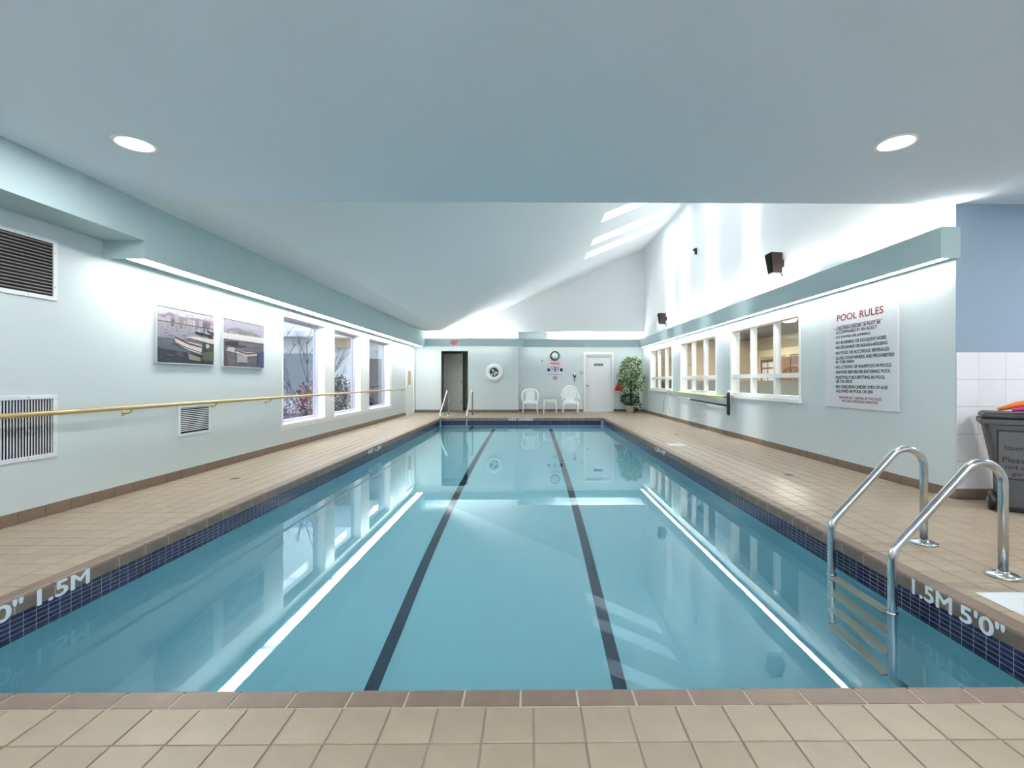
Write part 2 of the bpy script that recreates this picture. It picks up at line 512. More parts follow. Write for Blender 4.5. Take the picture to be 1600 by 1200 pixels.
# ceilings
mb = MB().box(XL-0.26, XE, YS, YV, ZC, ZC+0.2)
ceiling = struct('ceiling', mb, M_ceil)
SK = ((8.85, 9.55), (10.85, 11.50), (12.80, 13.50), (14.20, 14.98))      # skylight wells (Y ranges)
VX = -3.145                                                            # where the slope starts
SX0, SX1 = 1.724, 4.0
KS = 0.4205
def zr(x): return ZC + (x-VX)*KS
mb = MB()
mb.box(XL-0.2, VX, YV, YB, ZC, ZC+0.2)
T_ = 0.30
def slope(x0, x1, y0, y1):
    mb.prism([(x0, zr(x0)), (x1, zr(x1)), (x1, zr(x1)+T_), (x0, zr(x0)+T_)], 'y', y0, y1)
slope(VX, SX0, YV, YB); slope(SX1, XR, YV, YB)
ys = [YV] + [v for s_ in SK for v in s_] + [YB]
for i in range(0, len(ys), 2): slope(SX0, SX1, ys[i], ys[i+1])
struct('ceiling_vault', mb, M_vault)
mb = MB().prism([(XL, ZC+0.001), (XR+0.2, ZC+0.001), (XR+0.2, 6.5), (XR, zr(XR)+0.1), (VX, ZC+0.15)], 'y', YV-0.14, YV-0.0)
struct('wall_front_gable', mb, M_white_wall)
for i, (a, b_) in enumerate(SK):
    sk = empty('window_%d' % (7+i), ((SX0+SX1)/2, (a+b_)/2, 6.2)); sk['kind'] = 'structure'
    mb = MB()
    def slab(x0, x1, y0, y1, t0, t1):
        mb.prism([(x0, zr(x0)+t0), (x1, zr(x1)+t0), (x1, zr(x1)+t1), (x0, zr(x0)+t1)], 'y', y0, y1)
    slab(SX0-0.06, SX1+0.06, a-0.06, a+0.02, 0.301, 0.38); slab(SX0-0.06, SX1+0.06, b_-0.02, b_+0.06, 0.301, 0.38)
    slab(SX0-0.06, SX0+0.02, a+0.02, b_-0.02, 0.301, 0.38); slab(SX1-0.02, SX1+0.06, a+0.02, b_-0.02, 0.301, 0.38)
    mb.done('window_frame', M_white, sk)
    mb = MB(); mb.poly([(SX0+0.02, a+0.02, zr(SX0)+0.35), (SX1-0.02, a+0.02, zr(SX1)+0.35), (SX1-0.02, b_-0.02, zr(SX1)+0.35), (SX0+0.02, b_-0.02, zr(SX0)+0.35)])
    mb.done('pane', M_glass, sk)

# ------------------------------------------------------------------ bulkheads with cove lights
FX = -3.86; FB = 2.423
mb = MB()
mb.box(XL, FX, YS, 4.78, 2.60, ZC)                         # near, deeper soffit without a lamp
mb.box(FX-0.02, FX, 4.781, 17.46, FB, ZC)                   # front board
mb.box(XL, FX-0.02, 4.781, 4.80, FB, 2.60)                  # end board
mb.box(XL, FX-0.02, 4.80, 17.46, 2.52, ZC)
mb.box(XL+0.165, XL+0.18, 4.80, 17.46, FB+0.012, 2.52)
struct('trim_1', mb, M_bulk)
RF = 4.113; RB, RT = 2.426, 2.74
mb = MB()
mb.box(RF, RF+0.018, YV-0.05, 17.76, RB, RT)
mb.box(RF+0.018, XR, YV-0.05, YV-0.03, RB, RT)
mb.box(RF+0.018, XR, YV-0.03, 17.76, 2.50, 2.52)
mb.box(XR-0.078, XR-0.058, YV-0.03, 17.76, RB+0.004, 2.50)
struct('trim_2', mb, M_bulk)
mb = MB()
mb.box(FX, -0.235, 17.40, 17.42, 2.46, 2.746)
mb.box(-0.255, -0.235, 17.42, 17.8, 2.46, 2.746)
mb.box(FX, -0.255, 17.42, 17.8, 2.55, 2.57)
struct('trim_3', mb, M_bulk)
mb = MB()
mb.box(-0.235, RF, 17.74, 17.76, 2.46, 2.746)
mb.box(-0.235, RF, 17.76, YR, 2.55, 2.57)
struct('trim_4', mb, M_bulk)

def cove(name_label, segs, x0, x1, y0, y1, z, along, group='cove lights under the bulkheads'):
    t = thing('cove_light', ((x0+x1)/2, (y0+y1)/2, z), name_label, 'light', group)
    for (a, b_) in segs:
        m_ = MB()
        if along == 'y': m_.box(x0, x1, a, b_, z, z+0.02)
        else: m_.box(a, b_, y0, y1, z, z+0.02)
        m_.done('diffuser', M_lens if along == 'y' else M_lens_low, t)
    return t
def segs(a, b_, n, gap):
    L = (b_-a)/n
    return [(a+i*L, a+(i+1)*L-gap) for i in range(n)]
cove('long white fluorescent cove light under the left bulkhead above the framed pictures', segs(4.86, 17.4, 5, 0.14), XL+0.1805, FX-0.0205, 4.8, 17.4, FB+0.012, 'y')
cove('long white fluorescent cove light under the right bulkhead above the pool rules board', segs(4.78, 17.7, 4, 0.02), RF+0.02, XR-0.0785, 4.8, 17.7, RB+0.010, 'y')
cove('white cove light under the back bulkhead above the ring buoy and open doorway', segs(FX+0.1, -0.5, 2, 0.05), FX, -0.3, 17.44, 17.58, 2.50, 'x')
cove('white cove light under the back bulkhead above the clock and white door', segs(-0.2, 4.05, 3, 0.04), -0.2, 4.1, 17.78, 17.95, 2.50, 'x')

def uplight(p0, p1, label, tm=None):
    t = thing('trough_light', ((p0[0]+p1[0])/2, (p0[1]+p1[1])/2, p0[2]-0.03), label, 'light', 'trough lights on the bulkheads')
    m_ = MB(); m_.tube([p0, p1], 0.018, 10); m_.done('fluorescent_tube', tm or M_tube, t)
    m_ = MB()
    if abs(p1[0]-p0[0]) > abs(p1[1]-p0[1]): m_.box(p0[0], p1[0], p0[1]-0.04, p0[1]+0.04, p0[2]-0.06, p0[2]-0.02)
    else: m_.box(p0[0]-0.03, p0[0]+0.04, p0[1], p1[1], p0[2]-0.06, p0[2]-0.02)
    m_.done('batten', M_white, t)
for k, (a, b_) in enumerate(((4.85, 6.05), (7.55, 8.75), (10.75, 11.95))):
    uplight((4.165, a, 2.60), (4.165, b_, 2.60), ('upward tube light in the right bulkhead trough nearest the bay', 'upward tube light in the right bulkhead trough below the near speaker', 'upward tube light in the right bulkhead trough between the two speakers')[k])
M_tube_fill = emit('vault_fill_tube_glow', (1.0, 0.98, 0.94, 1), E_FILL)  # added tubes and reflectors throw more light onto the vault
for (a, b_, w_) in ((4.85, 7.8, 'behind the rules board end'), (8.0, 10.6, 'behind the nearest lounge window'), (10.8, 13.3, 'above the middle lounge window'), (13.5, 15.9, 'below the far speaker')):
    p0, p1 = (4.150, a, 2.717), (4.150, b_, 2.717)
    t = thing('vault_fill_light', (4.150, (a+b_)/2, 2.66), 'added upward reflector tube light in the right bulkhead trough ' + w_, 'light', 'trough lights on the bulkheads')
    m_ = MB(); m_.tube([p0, p1], 0.012, 10); m_.done('fluorescent_tube', M_tube_fill, t)
    m_ = MB(); m_.box(4.172, 4.176, a, b_, 2.66, 2.758); m_.box(4.135, 4.172, a, b_, 2.66, 2.665); m_.done('reflector', M_white, t)
uplight((-3.7, 17.62, 2.65), (-0.45, 17.62, 2.65), 'upward tube light in the back bulkhead trough above the exit sign', M_tube_low)
uplight((0.95, 17.98, 2.65), (4.05, 17.98, 2.65), 'upward tube light in the recessed back bulkhead trough above the white door', M_tube_low)

# added unseen bulkhead and trough light on the rear wall to brighten the ceiling
mb = MB()
mb.box(XL, XE, YS+0.42, YS+0.44, 2.30, 2.62); mb.box(XL, XE, YS, YS+0.42, 2.34, 2.36)
struct('trim_8', mb, M_bulk)
uplight((-4.0, YS+0.22, 2.50), (6.9, YS+0.22, 2.50), 'added upward tube light in the unseen bulkhead trough behind the viewpoint', emit('rear_fill_tube_glow', (1.0, 0.98, 0.95, 1), 240.0))

def downlight(x, y, label):
    t = thing('recessed_downlight', (x, y, ZC), label, 'light', 'recessed downlights')
    m_ = MB(); m_.lathe([(0.140, 0), (0.140, -0.006), (0.128, -0.010), (0.112, -0.006), (0.108, 0.0)], (x, y, ZC), seg=36); m_.done('trim_ring', M_white, t)
    m_ = MB(); m_.lathe([(0.0, -0.004), (0.104, -0.004), (0.104, -0.001)], (x, y, ZC), seg=36); m_.done('lamp', M_lamp, t)
    ld = bpy.data.lights.new('downlight_lamp', 'AREA'); ld.shape = 'DISK'; ld.size = 0.2; ld.energy = E_DOWN * (2.2 if x > 5 else 1); ld.color = (1.0, 0.97, 0.93)
    lo = bpy.data.objects.new('downlight_lamp', ld); COL.objects.link(lo); lo.parent = t; lo.location = (0, 0, -0.03)
downlight(-2.98, 3.60, 'round recessed downlight in the near ceiling beside the left bulkhead')
downlight(2.75, 3.53, 'round recessed downlight in the near ceiling above the steel ladder')
for (x, y, w_) in ((-2.98, 0.6, 'added overhead at the left behind the viewpoint'), (2.75, 0.6, 'added overhead at the right behind the viewpoint'), (-2.98, -2.2, 'added in the left rear corner of the room'), (2.75, -2.2, 'added by the right rear corner of the room'), (0.0, -0.9, 'added over the middle of the rear deck'), (6.0, 2.9, 'in the side bay above the wheeled bin')):  # those overhead and at the rear are unseen, added as fill light
    downlight(x, y, 'round recessed downlight ' + w_)

# ------------------------------------------------------------------ baseboards of brown tile
def baseboard(name, length, org, along, pitch=0.230, h=0.103, skip=()):
    n = int(length/pitch + 0.999)
    b = MB()
    dx, dy, nx, ny = {'left': (0, 1, 1, 0), 'right': (0, 1, -1, 0), 'back': (1, 0, 0, -1)}[along]
    def quad(a0, a1, t, z0, z1, bb, bev=0):
        p = (org[0]+dx*a0, org[1]+dy*a0); q = (org[0]+dx*a1+nx*t, org[1]+dy*a1+ny*t)
        bb.box(p[0], q[0], p[1], q[1], z0, z1, bev)
    runs = [(0, length)]
    for (s0, s1) in skip:
        nr = []
        for (p, q) in runs:
            if s0 > p: nr.append((p, min(q, s0)))
            if s1 < q: nr.append((max(p, s1), q))
        runs = [r for r in nr if r[1]-r[0] > 0.01]
    for (p, q) in runs: quad(p, q, 0.006, 0.0, h, b)
    root = struct(name, b, M_grout)
    shared = None
    for (p, q) in runs:
        a = p
        while a < q-0.01:
            e = min(a+pitch-0.006, q)
            full = abs(e-a-(pitch-0.006)) < 1e-4
            if full and shared is not None:
                o = bpy.data.objects.new('tile', shared); COL.objects.link(o); o.parent = root
                o.location = (org[0]+dx*a, org[1]+dy*a, 0)
            else:
                bb = MB()
                bb.box(0, dx*(e-a)+nx*0.012, 0, dy*(e-a)+ny*0.012, 0.003, h-0.002, 0.0025)
                o = bb.done('tile', M_base)
                o.parent = root; o.location = (org[0]+dx*a, org[1]+dy*a, 0)
                if full: shared = o.data
            a += pitch
    return root
baseboard('baseboard_left', YB-1.0, (XL, 1.0, 0), 'left', skip=((DL[0]-0.08-1.0, DL[1]+0.08-1.0),))
baseboard('baseboard_right', YR-YV-0.012, (XR, YV, 0), 'right')
baseboard('baseboard_back', XC-XL, (XL, YB, 0), 'back', skip=((DO[0]-XL-0.02, DO[1]-XL+0.02),))
baseboard('baseboard_back_right', XR-XC-0.012, (XC, YR, 0), 'back', skip=((DW[0]-XC-0.08, DW[1]-XC+0.08),))
baseboard('baseboard_bay', XE-XR, (XR, YV, 0), 'back', pitch=0.215)

# ------------------------------------------------------------------ swimming pool
pool = thing('swimming_pool', ((PL+PR)/2, (PN+PF)/2, -0.09), 'long rectangular indoor swimming pool with brown coping and navy waterline tiles', 'pool')
ZD, ZF, YD = -1.75, -1.22, 4.0       # floor: deep near the camera, shallow at the far end
e = 0.012
mb = MB()
mb.poly([(PL-e, PN-e, ZD), (PR+e, PN-e, ZD), (PR+e, YD, ZD), (PL-e, YD, ZD)])
mb.poly([(PL-e, YD, ZD), (PR+e, YD, ZD), (PR+e, PF+e, ZF), (PL-e, PF+e, ZF)])
mb.done('pool_bottom', M_plaster, pool, recalc=False)
mb = MB(); t = 0.08
mb.prism([(PN-e-t, ZD-0.05), (PF+e+t, ZD-0.05), (PF+e+t, -0.005), (PN-e-t, -0.005)], 'x', PL-e-t, PL-e)
mb.prism([(PN-e-t, ZD-0.05), (PF+e+t, ZD-0.05), (PF+e+t, -0.005), (PN-e-t, -0.005)], 'x', PR+e, PR+e+t)
mb.box(PL-e, PR+e, PN-e-t, PN-e, ZD-0.05, -0.005)
mb.box(PL-e, PR+e, PF+e, PF+e+t, ZD-0.05, -0.005)
mb.done('pool_wall', M_plaster, pool)
for X in (-1.13, 0.65):
    mb = MB()
    def zf(y): return ZD if y < YD else ZD + (ZF-ZD)*(y-YD)/(PF-YD)
    ysl = [PN+0.25, YD, PF-0.12]
    for i in range(2):
        a, b_ = ysl[i], ysl[i+1]
        mb.prism([(a, zf(a)-0.004), (b_, zf(b_)-0.004), (b_, zf(b_)+0.006), (a, zf(a)+0.006)], 'x', X-0.05, X+0.05)
    mb.done('lane_line', M_lane, pool)
# coping: brown bullnose tiles
def coping_mesh(L, dirn):
    prof = [(0, -0.088), (0.0, -0.020), (0.0035, -0.009), (0.010, -0.002), (0.018, 0.001), (CW-0.003, 0.001), (CW-0.003, -0.025), (0.02, -0.025), (0.02, -0.088)]
    b = MB()
    sg = {'left': (-1, 'y'), 'right': (1, 'y'), 'near': (-1, 'x'), 'far': (1, 'x')}[dirn]
    b.prism([(sg[0]*p[0], p[1]) for p in prof], sg[1], 0.004, L-0.004)
    o = b.done('tile', M_coping); me = o.data; bpy.data.objects.remove(o)
    return me
def coping_run(dirn, a0, a1, pitch, fixed):
    n = int((a1-a0)/pitch+0.5); L = (a1-a0)/n
    me = coping_mesh(L, dirn)
    for i in range(n):
        a = a0+i*L
        inst('coping_tile', me, pool, (fixed, a, 0) if dirn in ('left', 'right') else (a, fixed, 0))
coping_run('left', PN-CW, PF+CW, 0.223, PL)
coping_run('right', PN-CW, PF+CW, 0.223, PR)
coping_run('near', PL, PR, 0.218, PN)
coping_run('far', PL, PR, 0.218, PF)
# grout bed under the coping
mb = MB()
g = 0.0012
zb = -0.0012
for (gg, z1_) in ((0.021, zb), (g, -0.0215)):
    mb.box(PL-CW, PL-gg, PN-CW, PF+CW, -0.084, z1_); mb.box(PR+gg, PR+CW, PN-CW, PF+CW, -0.084, z1_)
    mb.box(PL-gg, PR+gg, PN-CW, PN-gg, -0.084, z1_); mb.box(PL-gg, PR+gg, PF+gg, PF+CW, -0.084, z1_)
mb.done('coping_bed', mat('pale_beige_grout', rgb(190, 176, 160), 0.9, noise=0.1, nscale=10), pool)
# navy waterline tiles: 6 rows, nearest ones single, the rest joined
mb = MB()
zt0, zt1 = -0.252, -0.0885
M_pale_grout = mat('pale_lilac_grout', rgb(178, 176, 200), 0.8)
mb.box(PL-e, PL-0.006, PN, PF, zt0, zt1); mb.box(PR+0.006, PR+e, PN, PF, zt0, zt1)
mb.box(PL-0.006, PR+0.006, PN-e, PN-0.006, zt0, zt1); mb.box(PL-0.006, PR+0.006, PF+0.006, PF+e, zt0, zt1)
mb.done('waterline_grout', M_pale_grout, pool)
TW, TH, NR = 0.069, 0.0272, 6
def wl_tile_mesh(sgn):
    b = MB(); b.box(0, sgn*0.0014, 0.0016, TW-0.0016, 0.0013, TH-0.0013, 0.0006)
    o = b.done('tile', M_blue); me = o.data; bpy.data.objects.remove(o); return me
far_b = MB()
for (X, sgn, y0i) in ((PL-0.006, 1, 2.42), (PR+0.006, -1, 2.28)):
    me = wl_tile_mesh(sgn)
    n = int((PF-PN)/TW)
    for i in range(n):
        y = PN + i*TW
        near = y0i <= y < y0i + TW*24.5
        for r in range(NR):
            z = zt0 + r*TH
            if near: inst('waterline_tile', me, pool, (X, y, z))
            else:
                xx = X+sgn*0.0014
                far_b.poly([(xx, y+0.0016, z+0.0013), (xx, y+TW-0.0016, z+0.0013), (xx, y+TW-0.0016, z+TH-0.0013), (xx, y+0.0016, z+TH-0.0013)])
n = int((PR-PL)/TW)
for i in range(n):
    for r in range(NR):
        x = PL+i*TW; z = zt0+r*TH
        far_b.poly([(x+0.0016, PF+0.003, z+0.0013), (x+TW-0.0016, PF+0.003, z+0.0013), (x+TW-0.0016, PF+0.003, z+TH-0.0013), (x+0.0016, PF+0.003, z+TH-0.0013)])
        far_b.poly([(x+0.0016, PN-0.003, z+0.0013), (x+TW-0.0016, PN-0.003, z+0.0013), (x+TW-0.0016, PN-0.003, z+TH-0.0013), (x+0.0016, PN-0.003, z+TH-0.0013)])
tag(far_b.done('far_waterline_tiles', M_blue, pool, recalc=False), kind='stuff')
# steps in the far left corner
for i, (y0, z) in enumerate(((14.80, -0.45), (14.50, -0.72), (14.20, -0.98))):
    mb = MB(); mb.box(PL, -1.85, y0, PF+0.005, z-0.3 if i < 2 else -1.28, z)
    st = mb.done('step', M_plaster, pool)
    mb = MB(); mb.box(PL, -1.85, y0-0.004, y0+0.05, z-0.02, z+0.004); mb.box(-1.854, -1.80, y0, PF, z-0.02, z+0.004)
    mb.done('step_edging', M_lane, st)
# painted depth marks and warning on the coping face
def mark(body, org, M, w_, h_, nm='depth_mark'):
    lettering(body, org, M, w_, h_, nm, M_ink_white, pool, bold=0.022, depth=0.0012)
HZ = -0.099
mark("5'0\"", (PL+0.001, 2.40, HZ), FACE_XP, 0.272, 0.095)
mark("1.5M", (PL+0.001, 2.745, HZ), FACE_XP, 0.325, 0.095)
mark("1.5M", (PR-0.001, 2.865, HZ), FACE_XM, 0.275, 0.095)
mark("5'0\"", (PR-0.001, 2.545, HZ), FACE_XM, 0.245, 0.095)
mark("4'0\" 1.2M", (PL+0.001, 8.30, HZ), FACE_XP, 0.72, 0.080)
mark("1.2M 4'0\"", (PR-0.001, 8.77, HZ), FACE_XM, 0.66, 0.080)
mark("NO DIVING", (-0.66, PF-0.001, HZ+0.010), FACE_YM, 0.76, 0.082, 'warning_mark')
# the water
mb = MB()
mb.poly([(PL-0.004, PN-0.004, WZ), (PR+0.004, PN-0.004, WZ), (PR+0.004, PF+0.004, WZ), (PL-0.004, PF+0.004, WZ)])
water = mb.done('water', M_water, recalc=False)
tag(water, 'still clear turquoise water filling the pool up to the navy tiles', 'water', kind='stuff')

# ------------------------------------------------------------------ ladders and grab rails
def arc(c, r, a0, a1, n, plane, k):
    out = []
    for i in range(n+1):
        a = a0+(a1-a0)*i/n
        u, v = c[0]+r*math.cos(a), c[1]+r*math.sin(a)
        out.append((u, k, v) if plane == 'xz' else (k, u, v))
    return out
def round_path(pts, rad, n=8):
    P = [Vector(p) for p in pts]; out = [P[0]]
    for i in range(1, len(P)-1):
        a, b_, c = P[i-1], P[i], P[i+1]; r = rad[i-1]
        d1 = (a-b_).normalized(); d2 = (c-b_).normalized()
        ang = d1.angle(d2); tl = r/math.tan(ang/2)
        s_, e_ = b_+d1*tl, b_+d2*tl
        for k in range(n+1):
            t_ = k/n
            # circular-ish blend
            w0, w1, w2 = (1-t_)**2, 2*t_*(1-t_)*math.sin(ang/2), t_*t_
            out.append((s_*w0+b_*w1+e_*w2)/(w0+w1+w2))
    out.append(P[-1]); return out
lad = thing('pool_ladder', (2.55, 3.17, 0), 'stainless steel pool ladder with two tall grab rails at the near right edge', 'ladder')
for yk in (3.46, 2.875):
    mb = MB()
    pts = [(2.33-0.03, yk, -1.22), (2.215, yk, -1.10), (2.215, yk, 0.155), (2.90, yk, 0.905), (2.90, yk, 0.0)]
    mb.tube(round_path(pts, [0.05, 0.17, 0.132], 14), 0.025, 20)
    r_ = mb.done('grab_rail', M_steel, lad)
    mb = MB(); mb.lathe([(0.0, 0.001), (0.085, 0.001), (0.085, 0.010), (0.070, 0.018), (0.032, 0.020), (0.030, 0.034), (0.0255, 0.036)], (2.90, yk, 0.0), seg=32)
    mb.done('flange', M_steel, lad)
    mb = MB(); mb.lathe([(0.026, 0.0), (0.031, 0.0), (0.031, 0.022), (0.026, 0.022)], (2.215, yk, WZ-0.012), seg=20, closed=True)
    mb.done('collar', M_steel, lad)
for z in (-0.245, -0.53, -0.82, -1.08):
    mb = MB(); mb.box(2.17, 2.255, 2.90, 3.435, z-0.03, z, 0.006)
    mb.done('tread', mat('pale_tread_plastic', rgb(206, 204, 188), 0.5) if z > -0.3 else MATS['pale_tread_plastic'], lad)
hr = thing('stair_rails', (-2.34, 15.4, 0), 'pair of thin steel handrails over the steps in the far left pool corner', 'handrail')
for xk in (-2.75, -1.935):
    mb = MB()
    pts = [(xk, 14.52, -0.66), (xk, 14.52, 0.17), (xk, 15.78, 0.87), (xk, 16.0, 0.80), (xk, 16.0, 0.0)]
    mb.tube(round_path(pts, [0.15, 0.10, 0.09], 8), 0.024, 14)
    mb.done('rail', M_steel, hr)
    mb = MB(); mb.lathe([(0, 0.001), (0.07, 0.001), (0.07, 0.012), (0.03, 0.02), (0.025, 0.03)], (xk, 16.0, 0), seg=20)
    mb.done('flange', M_steel, hr)

# ------------------------------------------------------------------ deck drains and skimmer lids
def drain(x, y, label):
    t = thing('floor_drain', (x, y, 0), label, 'drain', 'round floor drains')
    mb = MB(); mb.lathe([(0.0, 0.0008), (0.055, 0.0008), (0.062, 0.0018), (0.066, 0.0004)], (x, y, 0), seg=24); mb.done('rim', M_slat_dark, t)
    mb = MB()
    for k in range(-2, 3):
        w_ = math.sqrt(0.045**2-(k*0.017)**2); mb.box(x-w_, x+w_, y+k*0.017-0.004, y+k*0.017+0.004, 0.0009, 0.0014)
    mb.done('grate', M_dark, t)
drain(-3.61, 5.83, 'small round floor drain in the left deck below the handrail')
drain(3.29, 5.98, 'small round floor drain in the right deck beyond the steel ladder')
drain(3.27, 10.5, 'small round floor drain in the far right deck')
def lid(x, y, w_, d, label, n=9):
    t = thing('skimmer_lid', (x, y, 0), label, 'lid', 'white skimmer lids')
    mb = MB(); mb.box(x-w_/2, x+w_/2, y-d/2, y+d/2, 0.0005, 0.004, 0.001); mb.done('plate', M_sign, t)
    for k in range(n):
        yy = y-d/2+0.02+(d-0.04)*k/(n-1)
        mb = MB(); mb.box(x-w_/2+0.015, x+w_/2-0.015, yy-0.006, yy+0.006, 0.004, 0.006); mb.done('rib', M_sign, t)
lid(2.68, 2.52, 0.34, 0.26, 'white ribbed skimmer lid in the deck beside the near ladder')
lid(2.72, 8.80, 0.30, 0.30, 'white square skimmer lid in the far right deck by the depth mark')

# ------------------------------------------------------------------ left wall: vents, pictures, handrail, windows, door
def vent(y0, y1, z0, z1, bars, pitch, barw, label, slat_m, fr=0.036):
    t = thing('air_vent', (XL, (y0+y1)/2, (z0+z1)/2), label, 'vent')
    mb = MB()
    mb.box(XL, XL+0.012, y0, y1, z1-fr, z1, 0.002); mb.box(XL, XL+0.012, y0, y1, z0, z0+fr, 0.002)
    mb.box(XL, XL+0.012, y0, y0+fr, z0+fr, z1-fr, 0.002); mb.box(XL, XL+0.012, y1-fr, y1, z0+fr, z1-fr, 0.002)
    mb.done('frame', M_vent, t)
    mb = MB(); mb.box(XL+0.0005, XL+0.0015, y0+fr, y1-fr, z0+fr, z1-fr); mb.done('duct_dark_sheet', M_dark, t)  # flat dark sheet painted as the shade inside the duct
    if bars == 'v':
        n = int((y1-y0-2*fr)/pitch)
        b = MB(); b.box(0.002, 0.0045, -barw/2, barw/2, 0, z1-z0-2*fr); o = b.done('slat', slat_m); me = o.data; bpy.data.objects.remove(o)
        for k in range(n): inst('slat', me, t, (XL, y1-fr-pitch*(k+0.5), z0+fr))
    else:
        n = int((z1-z0-2*fr)/pitch)
        b = MB(); b.prism([(0.002, barw/2-0.002), (0.002, barw/2), (0.007, -barw/2+0.002), (0.007, -barw/2)], 'y', 0, y1-y0-2*fr); o = b.done('slat', slat_m); me = o.data; bpy.data.objects.remove(o)
        for k in range(n): inst('slat', me, t, (XL, y0+fr, z1-fr-pitch*(k+0.5)))
    for (yy, zz) in ((y1-fr/2, z1-0.12), (y1-fr/2, z0+0.12), (y1-0.25, z1-fr/2), (y1-0.25, z0+fr/2)):
        mb = MB(); mb.lathe([(0.005, 0.0), (0.004, 0.002), (0, 0.003)], (XL+0.012, yy, zz), (1, 0, 0), 8); mb.done('screw', M_slat_dark, t)
vent(3.42, 4.321, 1.916, 2.46, 'h', 0.0290, 0.011, 'large white framed air vent with dark horizontal louvres high on the left wall', M_slat_dark)
vent(3.42, 4.321, 0.517, 1.073, 'v', 0.0238, 0.0095, 'large white air vent with vertical bars low on the left wall behind the handrail', M_slat_white)
vent(5.80, 6.375, 0.515, 0.893, 'h', 0.0230, 0.0085, 'small white air vent with horizontal louvres below the pictures', M_slat_white, 0.03)

def picture(y0, y1, z0, z1, label, draw):
    t = thing('framed_picture', (XL, (y0+y1)/2, (z0+z1)/2), label, 'picture', 'framed harbour pictures')
    D, fr = 0.03, 0.014
    mb = MB()
    mb.box(XL, XL+D, y0, y1, z1-fr, z1, 0.002); mb.box(XL, XL+D, y0, y1, z0, z0+fr, 0.002)
    mb.box(XL, XL+D, y0, y0+fr, z0+fr, z1-fr, 0.002); mb.box(XL, XL+D, y1-fr, y1, z0+fr, z1-fr, 0.002)
    mb.done('frame', M_alu, t)
    mb = MB(); Wd, Hd = y1-y0-2*fr, z1-z0-2*fr
    lay = [0]
    def P(*uv):
        lay[0] += 0.00003
        uv = [(min(max(u, 0.0), 1.0), min(max(v, 0.0), 1.0)) for u, v in uv]
        mb.poly([(XL+0.024+lay[0], y0+fr+u*Wd, z0+fr+v*Hd) for u, v in uv])
    def C(r, g_, b_): mb.color(r, g_, b_)
    draw(P, C)
    mb.done('photo_print', M_print, t, recalc=False)
rnd = random.Random(3)
def water_marks(P, C, v0, v1, n, cols):
    for _ in range(n):
        u, v = rnd.random(), v0+(v1-v0)*rnd.random(); L = 0.02+0.09*rnd.random(); h = 0.004+0.009*rnd.random()
        C(*rnd.choice(cols)); a, b_ = max(0, u), min(1, u+L)
        P((a, v), (b_, v+0.004), (b_, min(1, v+h)), (a, min(1, v+h-0.003)))
def quayside(P, C, v0):
    for k in range(14):
        u = k/14; h = 0.05+0.12*rnd.random(); c = rnd.randint(120, 205)
        C(c, c-8, c); P((u, v0), (u+1/14, v0), (u+1/14, v0+h), (u, v0+h))
        C(c-20, c-26, c-14); P((u+0.01, v0-0.02-h*0.9), (u+0.05, v0-0.02-h*0.9), (u+0.05, v0-0.02), (u+0.01, v0-0.02))
    C(86, 78, 88); P((0, v0-0.008), (1, v0-0.02), (1, v0), (0, v0+0.006))
    for k in range(10):
        u = 0.3+0.68*rnd.random(); C(60, 56, 66); P((u, v0-0.01), (u+0.004, v0-0.01), (u+0.004, v0+0.2), (u, v0+0.2))
def draw1(P, C):
    C(176, 172, 190); P((0, 0), (1, 0), (1, 1), (0, 1))
    C(206, 202, 214); P((0, 0.86), (1, 0.9), (1, 1), (0, 1))
    C(150, 142, 158); P((0, 0.80), (0.2, 0.92), (0.45, 0.86), (0.7, 0.90), (1, 0.84), (1, 0.76), (0, 0.76))
    quayside(P, C, 0.74)
    C(118, 122, 142); P((0, 0), (1, 0), (1, 0.45), (0, 0.45))
    C(52, 60, 74); P((0, 0), (1, 0), (1, 0.16), (0.4, 0.22), (0, 0.26))
    water_marks(P, C, 0.02, 0.62, 190, [(40, 48, 62), (84, 94, 112), (150, 156, 172), (64, 70, 84)])
    for u, v in ((0.62, 0.62), (0.78, 0.60), (0.86, 0.66)):
        C(44, 44, 56); P((u, v), (u+0.16, v-0.05), (u+0.2, v), (u+0.06, v+0.03))
        C(210, 208, 216); P((u+0.03, v+0.03), (u+0.12, v), (u+0.12, v+0.03), (u+0.05, v+0.06))
    C(238, 232, 228); P((0.26, 0.46), (0.30, 0.36), (0.50, 0.26), (0.75, 0.20), (0.76, 0.38), (0.52, 0.42))
    C(112, 62, 58); P((0.26, 0.46), (0.52, 0.36), (0.76, 0.32), (0.76, 0.35), (0.52, 0.40), (0.28, 0.49))
    C(112, 62, 58); P((0.30, 0.36), (0.50, 0.28), (0.76, 0.22), (0.76, 0.235), (0.50, 0.30), (0.30, 0.38))
    C(242, 226, 210); P((0.45, 0.50), (1, 0.42), (1, 0.52), (0.6, 0.53))
    C(70, 72, 84); P((0.78, 0.28), (1, 0.28), (1, 0.42), (0.78, 0.43))
    C(226, 224, 226); P((0.84, 0.34), (0.88, 0.32), (0.92, 0.38), (0.88, 0.42), (0.84, 0.40))
    C(170, 160, 150); P((0.50, 0.20), (0.75, 0.12), (0.73, 0.05), (0.52, 0.08))
    C(90, 104, 84); P((0.76, 0.08), (1, 0.06), (1, 0.26), (0.78, 0.26))
